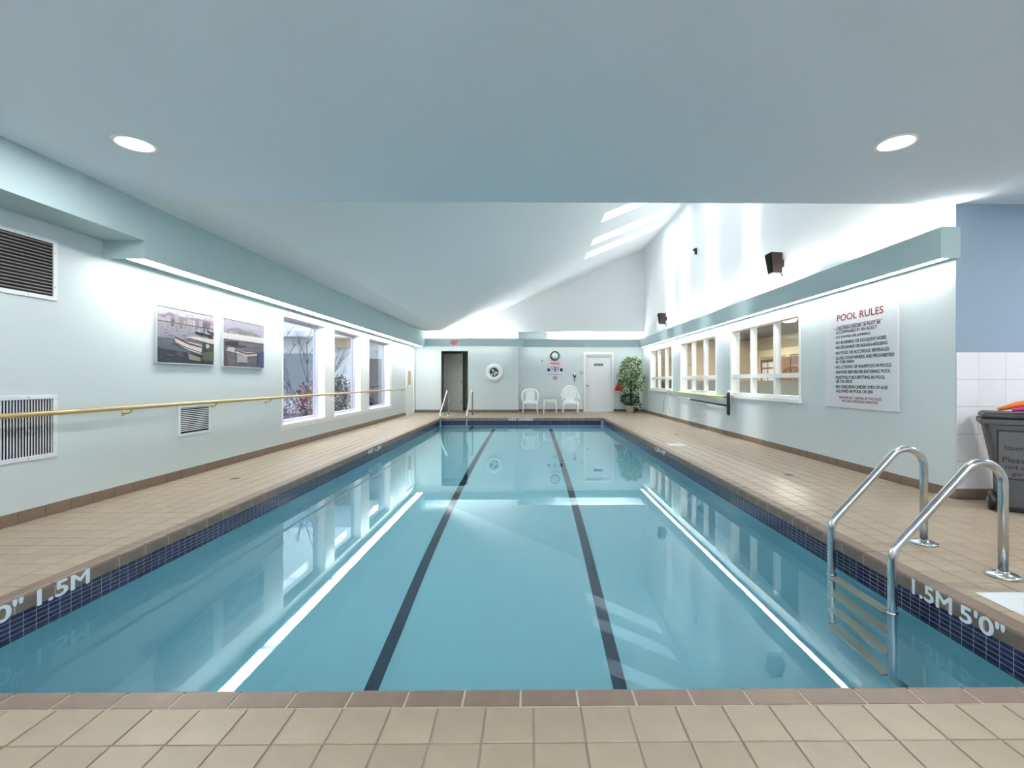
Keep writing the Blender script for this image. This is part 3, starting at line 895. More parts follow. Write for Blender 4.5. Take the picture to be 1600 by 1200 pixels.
def draw2(P, C):
    C(182, 178, 196); P((0, 0), (1, 0), (1, 1), (0, 1))
    C(148, 142, 160); P((0, 0.76), (0.3, 0.86), (0.6, 0.80), (1, 0.74), (1, 0.66), (0, 0.66))
    quayside(P, C, 0.66)
    C(122, 118, 134); P((0, 0), (1, 0), (1, 0.58), (0, 0.58))
    water_marks(P, C, 0.03, 0.56, 170, [(60, 58, 70), (150, 148, 164), (96, 100, 124), (190, 188, 198)])
    C(120, 46, 50); P((0.18, 0.44), (0.50, 0.43), (0.54, 0.48), (0.2, 0.47))
    C(40, 42, 50); P((0.02, 0.44), (0.34, 0.45), (0.34, 0.56), (0.04, 0.52))
    C(236, 230, 230); P((0.26, 0.30), (0.55, 0.24), (0.82, 0.28), (0.80, 0.36), (0.5, 0.33), (0.3, 0.38))
    C(90, 46, 44); P((0.28, 0.34), (0.55, 0.28), (0.81, 0.33), (0.80, 0.36), (0.55, 0.31), (0.29, 0.37))
    C(206, 200, 204); P((0.30, 0.10), (0.56, 0.10), (0.56, 0.24), (0.30, 0.28))
    C(226, 220, 220); P((0.06, 0.33), (0.24, 0.30), (0.26, 0.40), (0.10, 0.42))
    C(70, 88, 138); P((0.82, 0.06), (1, 0.02), (1, 0.40), (0.84, 0.34))
    C(112, 84, 90); P((0.02, 0.02), (0.10, 0.02), (0.06, 0.30), (0.0, 0.34))
    C(244, 240, 240); P((0, 0.58), (1, 0.575), (1, 0.715), (0, 0.70))
picture(5.43, 6.42, 1.396, 2.075, 'silver framed harbour picture with a moored rowing boat, nearer the camera', draw1)
picture(6.60, 7.615, 1.385, 2.08, 'silver framed harbour picture crossed by a white band, beside the first window', draw2)

rail = thing('handrail', (XL+0.09, 9.8, 0.915), 'long golden wall handrail running below the left windows', 'handrail')
mb = MB(); mb.tube([(XL+0.09, 2.6, 0.915), (XL+0.09, 16.05, 0.915)], 0.021, 16); mb.done('rail', M_brass, rail)
y = 3.68
while y < 16.1:
    if not any(a-0.05 < y < b_+0.05 for a, b_ in (L1, L2, L3)):
        mb = MB()
        mb.lathe([(0.0, 0.008), (0.024, 0.008), (0.030, 0.0)], (XL, y, 0.855), (1, 0, 0), 16)
        mb.tube([(XL+0.004, y, 0.855), (XL+0.05, y, 0.853), (XL+0.085, y, 0.872), (XL+0.09, y, 0.897)], 0.008, 8)
        mb.box(XL+0.072, XL+0.108, y-0.03, y+0.03, 0.891, 0.897)
        mb.done('bracket', M_brass, rail)
    y += 1.345
for yp in (10.155, 12.32):
    mb = MB(); mb.tube([(XL+0.004, yp, 0.855), (XL+0.05, yp, 0.853), (XL+0.085, yp, 0.872), (XL+0.09, yp, 0.897)], 0.008, 8); mb.done('bracket', M_brass, rail)

for i, (a, b_) in enumerate((L1, L2, L3)):
    wd = empty('window_%d' % (i+1), (XL-0.1, (a+b_)/2, LZ0)); wd['kind'] = 'structure'
    mb = MB()       # lining of the reveal, white
    mb.box(XL-0.16, XL+0.008, a, a+0.03, LZ0, LZ1); mb.box(XL-0.16, XL+0.008, b_-0.03, b_, LZ0, LZ1)
    mb.box(XL-0.16, XL+0.008, a+0.03, b_-0.03, LZ1-0.03, LZ1)
    mb.done('lining', M_white, wd)
    mb = MB(); mb.box(XL-0.16, XL+0.05, a-0.03, b_+0.03, LZ0-0.03, LZ0+0.012, 0.004); mb.box(XL, XL+0.014, a-0.03, b_+0.03, LZ0-0.09, LZ0-0.03, 0.003); mb.done('sill', M_white, wd)
    mb = MB(); x0, x1 = XL-0.20, XL-0.145; f_ = 0.05
    mb.box(x0, x1, a+0.03, a+0.03+f_, LZ0+0.012, LZ1-0.03); mb.box(x0, x1, b_-0.03-f_, b_-0.03, LZ0+0.012, LZ1-0.03)
    mb.box(x0, x1, a+0.03+f_, b_-0.03-f_, LZ0+0.012, LZ0+0.012+f_); mb.box(x0, x1, a+0.03+f_, b_-0.03-f_, LZ1-0.03-f_, LZ1-0.03)
    mb.done('window_frame', M_eave, wd)
    mb = MB(); mb.poly([(XL-0.17, a+0.08, LZ0+0.06), (XL-0.17, b_-0.08, LZ0+0.06), (XL-0.17, b_-0.08, LZ1-0.08), (XL-0.17, a+0.08, LZ1-0.08)]); mb.done('pane', M_tint_glass, wd)
# white casing that joins the three windows
mb = MB()
for (a, b_) in ((L1[1], L2[0]), (L2[1], L3[0]), (L3[1], L3[1]+0.16)):
    mb.box(XL, XL+0.012, a-0.03, b_+0.03 if b_ < L3[1] else b_, LZ0-0.09, LZ1+0.07, 0.003)
mb.box(XL, XL+0.010, L1[0]-0.03, L3[1]+0.16, LZ1, LZ1+0.075, 0.003)
struct('trim_5', mb, M_white)

d1 = empty('door_1', (XL, (DL[0]+DL[1])/2, 0)); d1['kind'] = 'structure'
mb = MB()
mb.box(XL, XL+0.02, DL[0]-0.075, DL[0], 0, DL[3]+0.075, 0.003); mb.box(XL, XL+0.02, DL[1], DL[1]+0.075, 0, DL[3]+0.075, 0.003); mb.box(XL, XL+0.02, DL[0], DL[1], DL[3], DL[3]+0.075, 0.003)
mb.done('door_frame', M_white, d1)
mb = MB(); x0, x1 = XL-0.06, XL-0.015
mb.box(x0, x1, DL[0]+0.005, DL[1]-0.005, 0.006, 1.02); mb.box(x0, x1, DL[0]+0.005, DL[0]+0.34, 1.02, 2.05); mb.box(x0, x1, DL[1]-0.34, DL[1]-0.005, 1.02, 2.05); mb.box(x0, x1, DL[0]+0.005, DL[1]-0.005, 2.05, DL[3]-0.005)
mb.done('door_slab', M_door, d1)
mb = MB(); mb.poly([(XL-0.04, DL[0]+0.34, 1.02), (XL-0.04, DL[1]-0.34, 1.02), (XL-0.04, DL[1]-0.34, 2.05), (XL-0.04, DL[0]+0.34, 2.05)]); mb.done('pane', M_glass, d1)
mb = MB(); mb.box(XL-0.014, XL-0.008, 16.72, 17.1, 1.05, 1.55, 0.002); mb.done('notice_plate', M_tan, d1)
mb = MB(); mb.lathe([(0.0, 0.055), (0.02, 0.052), (0.026, 0.035), (0.012, 0.02), (0.012, 0.008), (0.028, 0.004), (0.028, 0.0)], (XL-0.015, DL[0]+0.09, 0.98), (1, 0, 0), 16); mb.done('door_knob', M_steel, d1)

# ------------------------------------------------------------------ right wall: windows, sign, rescue poles, speakers
for i, (a, b_) in enumerate((R1, R2, R3)):
    wd = empty('window_%d' % (4+i), (XR+0.1, (a+b_)/2, RZ0)); wd['kind'] = 'structure'
    mb = MB()
    x0, x1 = XR-0.010, XR+0.16; f_ = 0.055
    mb.box(x0, x1, a, a+f_, RZ0, RZ1, 0.003); mb.box(x0, x1, b_-f_, b_, RZ0, RZ1, 0.003)
    mb.box(x0, x1, a+f_, b_-f_, RZ1-0.05, RZ1, 0.003); mb.box(XR+0.03, x1, a+f_, b_-f_, RZ0, RZ0+0.045, 0.003)
    mb.done('window_frame', M_white, wd)
    mb = MB(); mb.box(XR-0.045, XR+0.03, a-0.02, b_+0.02, RZ0-0.065, RZ0+0.0, 0.004); mb.done('sill', M_white, wd)
    W3_ = (b_-a)/3
    for k in (1, 2):
        mb = MB(); mb.box(XR+0.035, XR+0.13, a+k*W3_-0.042, a+k*W3_+0.042, RZ0+0.045, RZ1-0.05, 0.003); mb.done('mullion', M_white, wd)
    mb = MB(); mb.box(XR+0.03, XR+0.12, a+f_, b_-f_, 1.245, 1.325, 0.003); mb.done('transom', M_white, wd)
    for k in range(3):
        c0, c1 = a+k*W3_+0.05, a+(k+1)*W3_-0.05
        for (p, q) in ((RZ0+0.045, 1.245), (1.325, RZ1-0.05)):
            mb = MB(); mb.poly([(XR+0.09, c0, p), (XR+0.09, c1, p), (XR+0.09, c1, q), (XR+0.09, c0, q)]); mb.done('pane', M_glass, wd)

sg = thing('rules_board', (XR, 6.16, 1.5), 'large white POOL RULES board with red heading on the right wall', 'sign')
mb = MB(); mb.box(XR-0.022, XR-0.001, 5.478, 6.845, 0.83, 2.165, 0.003); mb.done('board', M_sign, sg)
def cy_u(cx): return 740*4.29/((1290+cx/6.315)-828)
def line(body, cx0, cx1, cyv, h, m, bold=0.0):
    px = 1290+cx0/6.315
    z = 1.2 + (594.5-(460+cyv/6.315))/((px-828)/4.29)
    ya, yb_ = cy_u(cx0), cy_u(cx1)
    lettering(body, (XR-0.0224, ya, z-h/2), FACE_XM, ya-yb_, h, 'lettering', m, sg, bold, 0.0010)
line('POOL RULES', 133, 597, 235, 0.092, M_ink_red, 0.012)
mb = MB(); ya, yb_ = cy_u(140), cy_u(588); mb.box(XR-0.0232, XR-0.0224, yb_, ya, 1.947, 1.953); mb.done('heading_rule', M_ink_red, sg)
for (tx, c0, c1, cyv) in (('CHILDREN UNDER 18 MUST BE', 120, 568, 340), ('ACCOMPANIED BY AN ADULT', 122, 532, 378), ('NO DIVING OR JUMPING', 122, 466, 428), ('NO RUNNING OR EXCESSIVE NOISE', 122, 625, 478),
        ('NO SPLASHING OR ROUGH-HOUSING', 122, 638, 526), ('NO FOOD OR ALCOHOLIC BEVERAGES', 121, 656, 580), ('GLASS CONTAINERS ARE PROHIBITED', 121, 706, 630), ('IN THIS AREA', 121, 306, 668),
        ('NO LOTIONS OR SHAMPOOS IN POOLS', 121, 674, 718), ('SHOWER BEFORE RE-ENTERING POOL', 121, 668, 768), ('POSITIVELY NO SPITTING IN POOL', 121, 613, 820), ('OR ON DECK', 121, 289, 858),
        ('NO CHILDREN UNDER 3YRS OF AGE', 121, 640, 910), ('ALLOWED IN POOL OR SPA', 122, 493, 952)):
    line(tx, c0, c1, cyv, 0.043, M_ink_black, 0.016)
    if not tx.startswith(('ACC', 'IN TH', 'OR ON', 'ALLOW')):
        line('-', 104, 111, cyv, 0.006, M_ink_black)
line('PERSONS NOT ABIDING BY THE RULES', 156, 577, 1016, 0.034, M_ink_red, 0.003)
line('MAY HAVE PRIVILEGES REMOVED', 182, 543, 1050, 0.034, M_ink_red, 0.003)

XP = XR-0.06
bk = thing('pole_bracket', (XR, 9.98, 0.95), 'tall white wall bracket with a dark rounded foam edge holding the poles', 'bracket')
mb = MB(); mb.box(XR-0.10, XR, 10.02, 10.10, 0.72, 0.99, 0.008); mb.done('backplate', M_plastic, bk)
mb = MB(); mb.tube([(XR-0.11, 9.97, 0.46), (XR-0.115, 9.97, 0.50), (XR-0.115, 9.97, 0.91), (XR-0.11, 9.97, 0.95)], [0.018, 0.034, 0.034, 0.018], 14); mb.done('foam_edge', M_foam, bk)
rp = thing('rescue_hook', (XP, 12, 0.9), 'lime yellow rescue pole with a bent grey hook on the right wall', 'pole')
mb = MB(); mb.tube([(XP, 10.16, 0.85), (XP, 11.2, 0.845), (XP, 12.4, 0.86), (XP, 14.05, 0.875)], 0.020, 12); mb.done('pole', M_lime, rp)
mb = MB(); mb.tube([(XP, 10.125, 0.85), (XP, 10.30, 0.85)], 0.026, 12); mb.done('grip', M_slat_dark, rp)
mb = MB()
mb.tube([(XP, 14.05, 0.875), (XP-0.02, 14.35, 0.90), (XP-0.02, 14.65, 0.80), (XP-0.01, 14.95, 0.55), (XP, 15.05, 0.35), (XP+0.01, 15.02, 0.20)], 0.011, 10)
mb.done('hook', M_steel, rp)
mb = MB(); mb.tube([(XP-0.01, 14.28, 0.89), (XP-0.03, 14.45, 0.72), (XP-0.03, 14.42, 0.45), (XP-0.01, 14.30, 0.20)], 0.011, 10); mb.done('hook_tail', M_steel, rp)
for yk in (10.5, 13.9):
    mb = MB(); mb.box(XP-0.028, XR-0.001, yk-0.02, yk+0.02, 0.815, 0.826); mb.done('clip', M_white, rp)
bp = thing('telescopic_pole', (XP, 12, 0.66), 'dark telescopic pool pole with a thin steel end below the yellow pole', 'pole')
mb = MB(); mb.tube([(XP, 10.12, 0.655), (XP, 12.55, 0.70)], 0.020, 12); mb.done('outer_tube', M_foam, bp)
mb = MB(); mb.tube([(XP, 12.55, 0.70), (XP, 14.1, 0.745)], 0.013, 10); mb.done('inner_tube', M_alu, bp)
mb = MB(); mb.tube([(XP, 12.48, 0.699), (XP, 12.66, 0.702)], 0.026, 12); mb.done('lock_collar', M_plastic, bp)
for yk in (10.35, 13.6):
    mb = MB(); mb.box(XP-0.02, XR-0.001, yk-0.015, yk+0.015, 0.628 if yk < 11 else 0.705, 0.636 if yk < 11 else 0.715); mb.done('clip', M_white, bp)

def speaker(y, z, label, s=1.0):
    t = thing('wall_speaker', (XR, y, z), label, 'speaker', 'dark wall speakers')
    w2, d2, h2 = 0.11*s, 0.21*s, 0.17*s
    def ring(zz, k): return [(XR-0.05, y+w2*k*0.7, zz), (XR-0.05, y-w2*k*0.7, zz), (XR-0.05-d2*k, y-w2*k, zz-0.0), (XR-0.05-d2*k, y+w2*k, zz)]
    mb = MB()
    lo = [mb.bm.verts.new(p) for p in ring(z-h2, 0.78)]; hi = [mb.bm.verts.new(p) for p in ring(z+h2, 1.0)]
    mb.face(lo); mb.face(hi)
    for k in range(4): mb.face([lo[k], lo[(k+1) % 4], hi[(k+1) % 4], hi[k]])
    mb.done('cabinet', M_spkbox, t)
    mb = MB()
    a, b_ = ring(z-h2+0.02, 0.80), ring(z+h2-0.02, 1.0)
    mb.poly([(a[2][0]-0.006, a[2][1]+0.01, a[2][2]), (a[3][0]-0.006, a[3][1]-0.01, a[3][2]), (b_[3][0]-0.006, b_[3][1]-0.01, b_[3][2]), (b_[2][0]-0.006, b_[2][1]+0.01, b_[2][2])])
    mb.done('grille', M_speaker, t)
    mb = MB(); mb.box(XR-0.06, XR, y-0.03, y+0.03, z-h2*0.35, z+h2*0.35); mb.tube([(XR-0.05, y, z-h2*0.9), (XR-0.004, y, z-h2*1.3)], 0.012, 8); mb.done('bracket', M_black, t)
speaker(8.02, 3.19, 'dark speaker on the upper right wall nearer the camera')
speaker(14.9, 3.15, 'dark speaker on the upper right wall near the far corner')
t = thing('wall_sensor', (XR, 12.2, 4.55), 'tiny dark sensor high on the white right wall', 'sensor')
mb = MB(); mb.box(XR-0.05, XR, 12.17, 12.23, 4.46, 4.62, 0.006); mb.done('housing', M_spkbox, t)
mb = MB(); mb.lathe([(0.0, 0.05), (0.03, 0.04), (0.035, 0.0)], (XR-0.05, 12.2, 4.58), (-1, 0, -0.4), 12); mb.done('lens', M_black, t)
t = thing('gable_sensor', (1.83, YB, 5.33), 'tiny grey spotlight head on the white end gable', 'sensor')
mb = MB(); mb.box(1.79, 1.87, YB-0.03, YB, 5.31, 5.36); mb.done('base', M_slat_dark, t)
mb = MB(); mb.lathe([(0.0, 0.0), (0.02, 0.0), (0.045, 0.10), (0.0, 0.10)], (1.84, YB-0.03, 5.33), (-0.6, -0.8, -0.2), 12); mb.done('head', M_slat_dark, t)

# ------------------------------------------------------------------ bin with foam noodles in the side bay
bx, by = 4.705, 4.22
bn = thing('wheeled_bin', (bx, by, 0), 'dark grey wheeled bin with a black lid and a handwritten panel', 'bin')
mb = MB()
def ringb(z, w_, d, r=0.03):
    return [(bx+sx*(w_-r*cx), by+sy*(d-r*cy_), z) for sx, sy, cx, cy_ in ((-1,-1,1,0),(1,-1,1,0),(1,-1,0,1),(1,1,0,1),(1,1,1,0),(-1,1,1,0),(-1,1,0,1),(-1,-1,0,1))]
levels = [(0.05, 0.37, 0.18), (0.30, 0.375, 0.195), (0.84, 0.47, 0.225)]
prev = None
for (z, w_, d) in levels:
    rg = [mb.bm.verts.new(p) for p in ringb(z, w_, d)]
    if prev:
        for k in range(8): mb.face([prev[k], prev[(k+1) % 8], rg[(k+1) % 8], rg[k]])
    else: mb.face(rg[::-1])
    prev = rg
mb.face(prev)
mb.done('body', M_binbody, bn)
mb = MB(); mb.box(bx-0.492, bx+0.492, by-0.235, by+0.235, 0.795, 0.845, 0.01); mb.done('rim', M_binbody, bn)
mb = MB(); mb.box(bx-0.478, bx+0.478, by-0.232, by+0.232, 0.847, 0.895, 0.018)
mb.box(bx-0.46, bx+0.46, by-0.215, by+0.215, 0.89, 0.905, 0.005); mb.done('lid', M_binlid, bn)
for sx in (-1, 1):
    w_ = MB(); w_.lathe([(0.0, -0.03), (0.03, -0.03), (0.075, -0.028), (0.088, -0.02), (0.088, 0.02), (0.075, 0.028), (0.03, 0.03), (0.0, 0.03)], (bx+sx*0.405, by-0.155, 0.089), (1, 0, 0), 24); wh = w_.done('wheel', M_black, bn)
    w_ = MB(); w_.lathe([(0.0, -0.036), (0.025, -0.036), (0.03, 0.036), (0.0, 0.036)], (bx+sx*0.405, by-0.155, 0.089), (1, 0, 0), 12); w_.done('hub', M_slat_dark, wh)
mb = MB(); mb.tube([(bx-0.40, by-0.155, 0.089), (bx+0.40, by-0.155, 0.089)], 0.012, 8); mb.box(bx-0.31, bx+0.31, by-0.165, by+0.17, 0.0, 0.07, 0.01); mb.done('base', M_black, bn)
# writing panel on the sloping front
def front(z): return by - (0.195 + (z-0.30)/(0.54)*0.030) - 0.002
mb = MB()
for (x0, x1, z0, z1) in ((bx-0.38, bx+0.38, 0.735, 0.75), (bx-0.38, bx+0.38, 0.30, 0.315), (bx-0.38, bx-0.365, 0.3, 0.75), (bx+0.365, bx+0.38, 0.3, 0.75)):
    mb.prism([(front(z0)+0.006, z0), (front(z1)+0.006, z1), (front(z1)-0.003, z1), (front(z0)-0.003, z0)], 'x', x0, x1)
mb.done('panel_border', M_black, bn)
mb = MB(); mb.prism([(front(0.31)+0.006, 0.31), (front(0.74)+0.006, 0.74), (front(0.74)-0.0008, 0.74), (front(0.31)-0.0008, 0.31)], 'x', bx-0.37, bx+0.37); mb.done('panel', mat('pale_grey_panel', rgb(92, 90, 94), 0.6), bn)
for (tx, x, z, w_, h) in (('Squeeze', bx-0.33, 0.56, 0.17, 0.05), ('Please do', bx-0.34, 0.455, 0.27, 0.05), ('not use as', bx-0.32, 0.395, 0.25, 0.035), ('garbage', bx-0.28, 0.33, 0.20, 0.045)):
    lettering(tx, (x, front(z)-0.003, z), FACE_YM, w_, h, 'handwriting', M_ink_black, bn, 0.006, 0.001)
bn.rotation_euler = (0, 0, math.radians(-40))
for (nm, m_, lbl, pts) in (('pool_noodle', M_orange, 'orange foam pool noodle lying across the bin lid', [(4.40, 4.41, 0.928), (4.52, 4.35, 0.972), (4.72, 4.24, 1.02), (5.05, 4.10, 0.99), (5.4, 3.98, 0.945)]),
                           ('pool_noodle', M_pink, 'magenta foam pool noodle lying across the bin lid', [(4.41, 4.29, 0.930), (4.55, 4.19, 0.958), (4.75, 4.07, 0.985), (5.05, 3.90, 0.96), (5.4, 3.75, 0.935)])):
    mb = MB(); mb.tube(pts, [0.014, 0.030, 0.034, 0.034, 0.034], 14); tag(mb.done(nm, m_), lbl, 'noodle', 'foam noodles on the bin')

# ------------------------------------------------------------------ back wall things
# doorway, short passage and the panelled door in it
mb = MB()
mb.box(-3.55, -3.45, YB+0.14, 19.3, 0, 2.5); mb.box(-2.33+0.0, -2.23, YB+0.14, 19.3, 0, 2.5); mb.box(-3.55, -2.23, 19.2, 19.3, 0, 2.5)
struct('wall_passage', mb, mat('olive_grey_paint', rgb(150, 156, 142), 0.8))
mb = MB().box(-3.55, -2.23, YB+0.14, 19.3, 2.4, 2.5); struct('ceiling_passage', mb, M_lounge_ceil)
mb = MB().box(-3.55, -2.23, YB, 19.3, -0.12, -0.0015); struct('floor_passage', mb, M_deck)
mb = MB()
mb.box(DO[0]-0.02, DO[0], YB-0.006, YB+0.15, 0, DO[3]+0.02); mb.box(DO[1], DO[1]+0.02, YB-0.006, YB+0.15, 0, DO[3]+0.02); mb.box(DO[0], DO[1], YB-0.006, YB+0.15, DO[3], DO[3]+0.02)
struct('trim_6', mb, M_bulk)
d2 = empty('door_2', (-3.0, 18.9, 0)); d2['kind'] = 'structure'
DX0, DX1, DY = -3.43, -2.72, 18.85
def panel_door(x0, x1, y, z1, root, m):
    mb = MB(); mb.box(x0, x1, y, y+0.045, 0.01, z1); mb.done('door_slab', m, root)
    for (z0_, z1_) in ((0.16, 0.52), (0.62, 0.86), (0.96, z1-0.16)):
        mb = MB(); a, b_ = x0+0.13, x1-0.13
        for (p0, p1, q0, q1) in ((a, b_, z0_, z0_+0.022), (a, b_, z1_-0.022, z1_), (a, a+0.022, z0_, z1_), (b_-0.022, b_, z0_, z1_)):
            mb.box(p0, p1, y-0.010, y, q0, q1, 0.003)
        mb.box(a+0.05, b_-0.05, y-0.007, y, z0_+0.05, z1_-0.05, 0.003)
        mb.done('panel_moulding', m, root)
panel_door(DX0, DX1, DY, 2.26, d2, M_grey_door)
for z in (0.3, 1.1, 1.9):
    mb = MB(); mb.box(DX1-0.03, DX1+0.01, DY-0.012, DY, z, z+0.1); mb.done('hinge', M_slat_dark, d2)
mb = MB(); mb.box(DX1+0.0, DX1+0.05, DY-0.02, DY+0.06, 0.0, 2.31); mb.done('door_jamb', M_grey_door, d2)
baseboard('baseboard_passage', 0.45, (-2.74, 19.2, 0), 'back')

d3 = empty('door_3', ((DW[0]+DW[1])/2, YR, 0)); d3['kind'] = 'structure'
mb = MB()
mb.box(DW[0]-0.08, DW[0], YR-0.025, YR+0.02, 0, DW[3]+0.08, 0.003); mb.box(DW[1], DW[1]+0.08, YR-0.025, YR+0.02, 0, DW[3]+0.08, 0.003); mb.box(DW[0], DW[1], YR-0.025, YR+0.02, DW[3], DW[3]+0.08, 0.003)
mb.done('door_frame', M_white, d3)
mb = MB(); mb.box(DW[0]+0.004, DW[1]-0.004, YR+0.03, YR+0.075, -0.004, DW[3]-0.004); mb.done('door_slab', M_door, d3)
mb = MB(); mb.lathe([(0.0, 0.065), (0.022, 0.06), (0.03, 0.045), (0.012, 0.02), (0.012, 0.008), (0.034, 0.004), (0.034, 0.0)], (DW[0]+0.08, YR+0.03, 1.0), (0, -1, 0), 18); mb.done('door_knob', M_brass, d3)
mb = MB(); mb.box(2.47, 2.82, YR+0.022, YR+0.030, 1.765, 1.85, 0.002); pl = mb.done('name_plate', M_black, d3)
lettering('WASHROOM', (2.495, YR+0.0218, 1.785), FACE_YM, 0.30, 0.045, 'lettering', M_ink_white, d3, 0.0, 0.001)
mb = MB(); mb.box(DW[0]+0.06, DW[1]-0.06, YR+0.0, YR+0.03, DW[3]-0.09, DW[3]-0.03, 0.004); mb.done('door_closer', M_alu, d3)

ex = thing('exit_sign', (-2.78, 17.40, 2.6), 'small lit EXIT sign with red letters on the back bulkhead', 'sign')
mb = MB(); mb.box(-2.945, -2.61, 17.36, 17.398, 2.475, 2.70, 0.006); mb.done('case', M_exit, ex)
lettering('EXIT', (-2.865, 17.3595, 2.505), FACE_YM, 0.235, 0.165, 'lettering', M_exit_red, ex, 0.045, 0.001)
mb = MB(); mb.poly([(-2.93, 17.3592, 2.587), (-2.885, 17.3592, 2.555), (-2.885, 17.3592, 2.62)]); mb.done('arrow', M_exit_red, ex)

rb = thing('ring_buoy', (-1.34, YB-0.06, 1.505), 'white ring buoy holding a blue rope net on the back wall', 'ring buoy')
mb = MB(); prof = [(0.245+0.078*math.cos(2*PI*k/14), 0.065*math.sin(2*PI*k/14)) for k in range(14)]
mb.lathe(prof, (-1.34, YB-0.066, 1.505), (0, -1, 0), 36, closed=True); mb.done('ring', M_plastic, rb)
M_rope = mat('blue_rope', rgb(74, 98, 128), 0.8, noise=0.3, nscale=30)
rr = random.Random(5)
for k in range(5):
    mb = MB(); pts = []
    for j in range(29):
        a = 2*PI*j/28*1.0+k; q = 0.06+0.10*abs(math.sin(1.5*a+k*1.3))
        pts.append((-1.34+q*math.cos(a), YB-0.03-0.012*k-0.008*math.sin(3*a), 1.505+q*math.sin(a)))
    mb.tube(pts, 0.013, 8); mb.done('rope_coil', M_rope, rb)
for (dx, dz) in ((-0.05, 0.075), (-0.09, -0.10), (0.02, -0.09), (0.09, -0.02)):
    mb = MB(); mb.lathe([(0.042*math.sin(PI*k/8), -0.042*math.cos(PI*k/8)) for k in range(9)], (-1.34+dx, YB-0.105, 1.505+dz), (0, 0, 1), 14); mb.done('float', M_plastic, rb)
mb = MB(); mb.box(-1.64, -1.50, YB-0.05, YB, 1.30, 1.345, 0.006); mb.done('hanger', M_white, rb)
mb = MB(); mb.lathe([(0.0, 0.02), (0.03, 0.015), (0.03, 0.0)], (-1.56, YB-0.05, 1.32), (0, -1, 0), 12); mb.done('hook_knob', M_black, rb)

cl = thing('wall_clock', (0.96, YR, 2.15), 'round wall clock with a black rim on the back wall', 'clock')
cz = 2.147
mb = MB(); mb.lathe([(0.150, 0.02), (0.150, 0.045), (0.163, 0.052), (0.178, 0.042), (0.180, 0.0)], (0.96, YR, cz), (0, -1, 0), 40); mb.done('rim', M_black, cl)
mb = MB(); mb.lathe([(0.0, 0.022), (0.152, 0.022), (0.152, 0.0)], (0.96, YR, cz), (0, -1, 0), 40); mb.done('dial', M_sign, cl)
for k in range(12):
    a = 2*PI*k/12; c_, s_ = math.cos(a), math.sin(a)
    mb = MB(); p = Vector((c_, 0, s_)); q = Vector((-s_, 0, c_)); o_ = Vector((0.96, YR-0.0235, cz))
    mb.poly([o_+p*0.120-q*0.006, o_+p*0.142-q*0.006, o_+p*0.142+q*0.006, o_+p*0.120+q*0.006]); mb.done('hour_mark', M_black, cl)
for nm, a, L, w_ in (('hour_hand', math.radians(62), 0.075, 0.006), ('minute_hand', math.radians(75), 0.115, 0.004)):
    p = Vector((math.cos(a), 0, math.sin(a))); q = Vector((-math.sin(a), 0, math.cos(a))); o_ = Vector((0.96, YR-0.026, cz))
    mb = MB(); mb.poly([o_-p*0.02-q*w_, o_+p*L-q*w_*0.5, o_+p*L+q*w_*0.5, o_-p*0.02+q*w_]); mb.done(nm, M_black, cl)

ws = thing('warning_sign', (0.965, YR, 1.68), 'white WARNING sign with red and navy blocks below the clock', 'sign')
mb = MB(); mb.box(0.66, 1.27, YR-0.008, YR, 1.425, 1.935, 0.002); mb.done('board', M_sign, ws)
mb = MB()
def R_(x0, x1, z0, z1, c):
    mb.color(*c); mb.poly([(x0, YR-0.0086, z0), (x1, YR-0.0086, z0), (x1, YR-0.0086, z1), (x0, YR-0.0086, z1)])
R_(0.665, 1.265, 1.765, 1.93, (232, 206, 214)); R_(0.67, 0.775, 1.55, 1.665, (38, 34, 110)); R_(1.155, 1.26, 1.55, 1.665, (30, 28, 78)); R_(0.665, 1.265, 1.43, 1.455, (150, 156, 186))
R_(0.79, 0.90, 1.50, 1.70, (196, 202, 226)); R_(0.93, 0.99, 1.52, 1.72, (110, 116, 150)); R_(1.04, 1.11, 1.50, 1.70, (176, 182, 210)); R_(0.68, 1.25, 1.735, 1.745, (120, 120, 160)); R_(0.69, 0.71, 1.81, 1.87, (150, 60, 70)); R_(1.20, 1.22, 1.81, 1.87, (150, 60, 70))
mb.done('printed_blocks', M_flat, ws, recalc=False)
lettering('WARNING', (0.775, YR-0.009, 1.80), FACE_YM, 0.38, 0.10, 'lettering', M_ink_red, ws, 0.02, 0.001)
lettering('NO LIFEGUARD', (0.79, YR-0.009, 1.69), FACE_YM, 0.35, 0.04, 'lettering', M_ink_black, ws, 0.0, 0.001)
lettering('ON DUTY', (0.80, YR-0.009, 1.60), FACE_YM, 0.33, 0.055, 'lettering', mat('navy_ink', rgb(50, 48, 110), 0.6), ws, 0.01, 0.001)
ns = thing('prohibition_sign', (0.97, YR, 1.285), 'small white sign with a red ring symbol below the warning sign', 'sign')
mb = MB(); mb.box(0.86, 1.08, YR-0.008, YR, 1.18, 1.40, 0.002); mb.done('board', M_sign, ns)
mb = MB(); mb.lathe([(0.068, 0.0092), (0.088, 0.0092)], (0.97, YR, 1.29), (0, -1, 0), 28); mb.done('red_ring', M_ink_red, ns)
mb = MB(); o_ = Vector((0.97, YR-0.0095, 1.29)); p = Vector((0.7071, 0, -0.7071)); q = Vector((0.7071, 0, 0.7071))
mb.poly([o_-p*0.075-q*0.008, o_+p*0.075-q*0.008, o_+p*0.075+q*0.008, o_-p*0.075+q*0.008]); mb.done('red_bar', M_ink_red, ns)
mb = MB(); mb.poly([(0.925, YR-0.0088, 1.265), (0.99, YR-0.0088, 1.285), (1.02, YR-0.0088, 1.33), (0.94, YR-0.0088, 1.315)]); mb.done('diver_symbol', M_ink_black, ns)
hk = thing('wall_hook', (0.475, YR, 1.95), 'tiny dark wall hook left of the warning sign', 'hook')
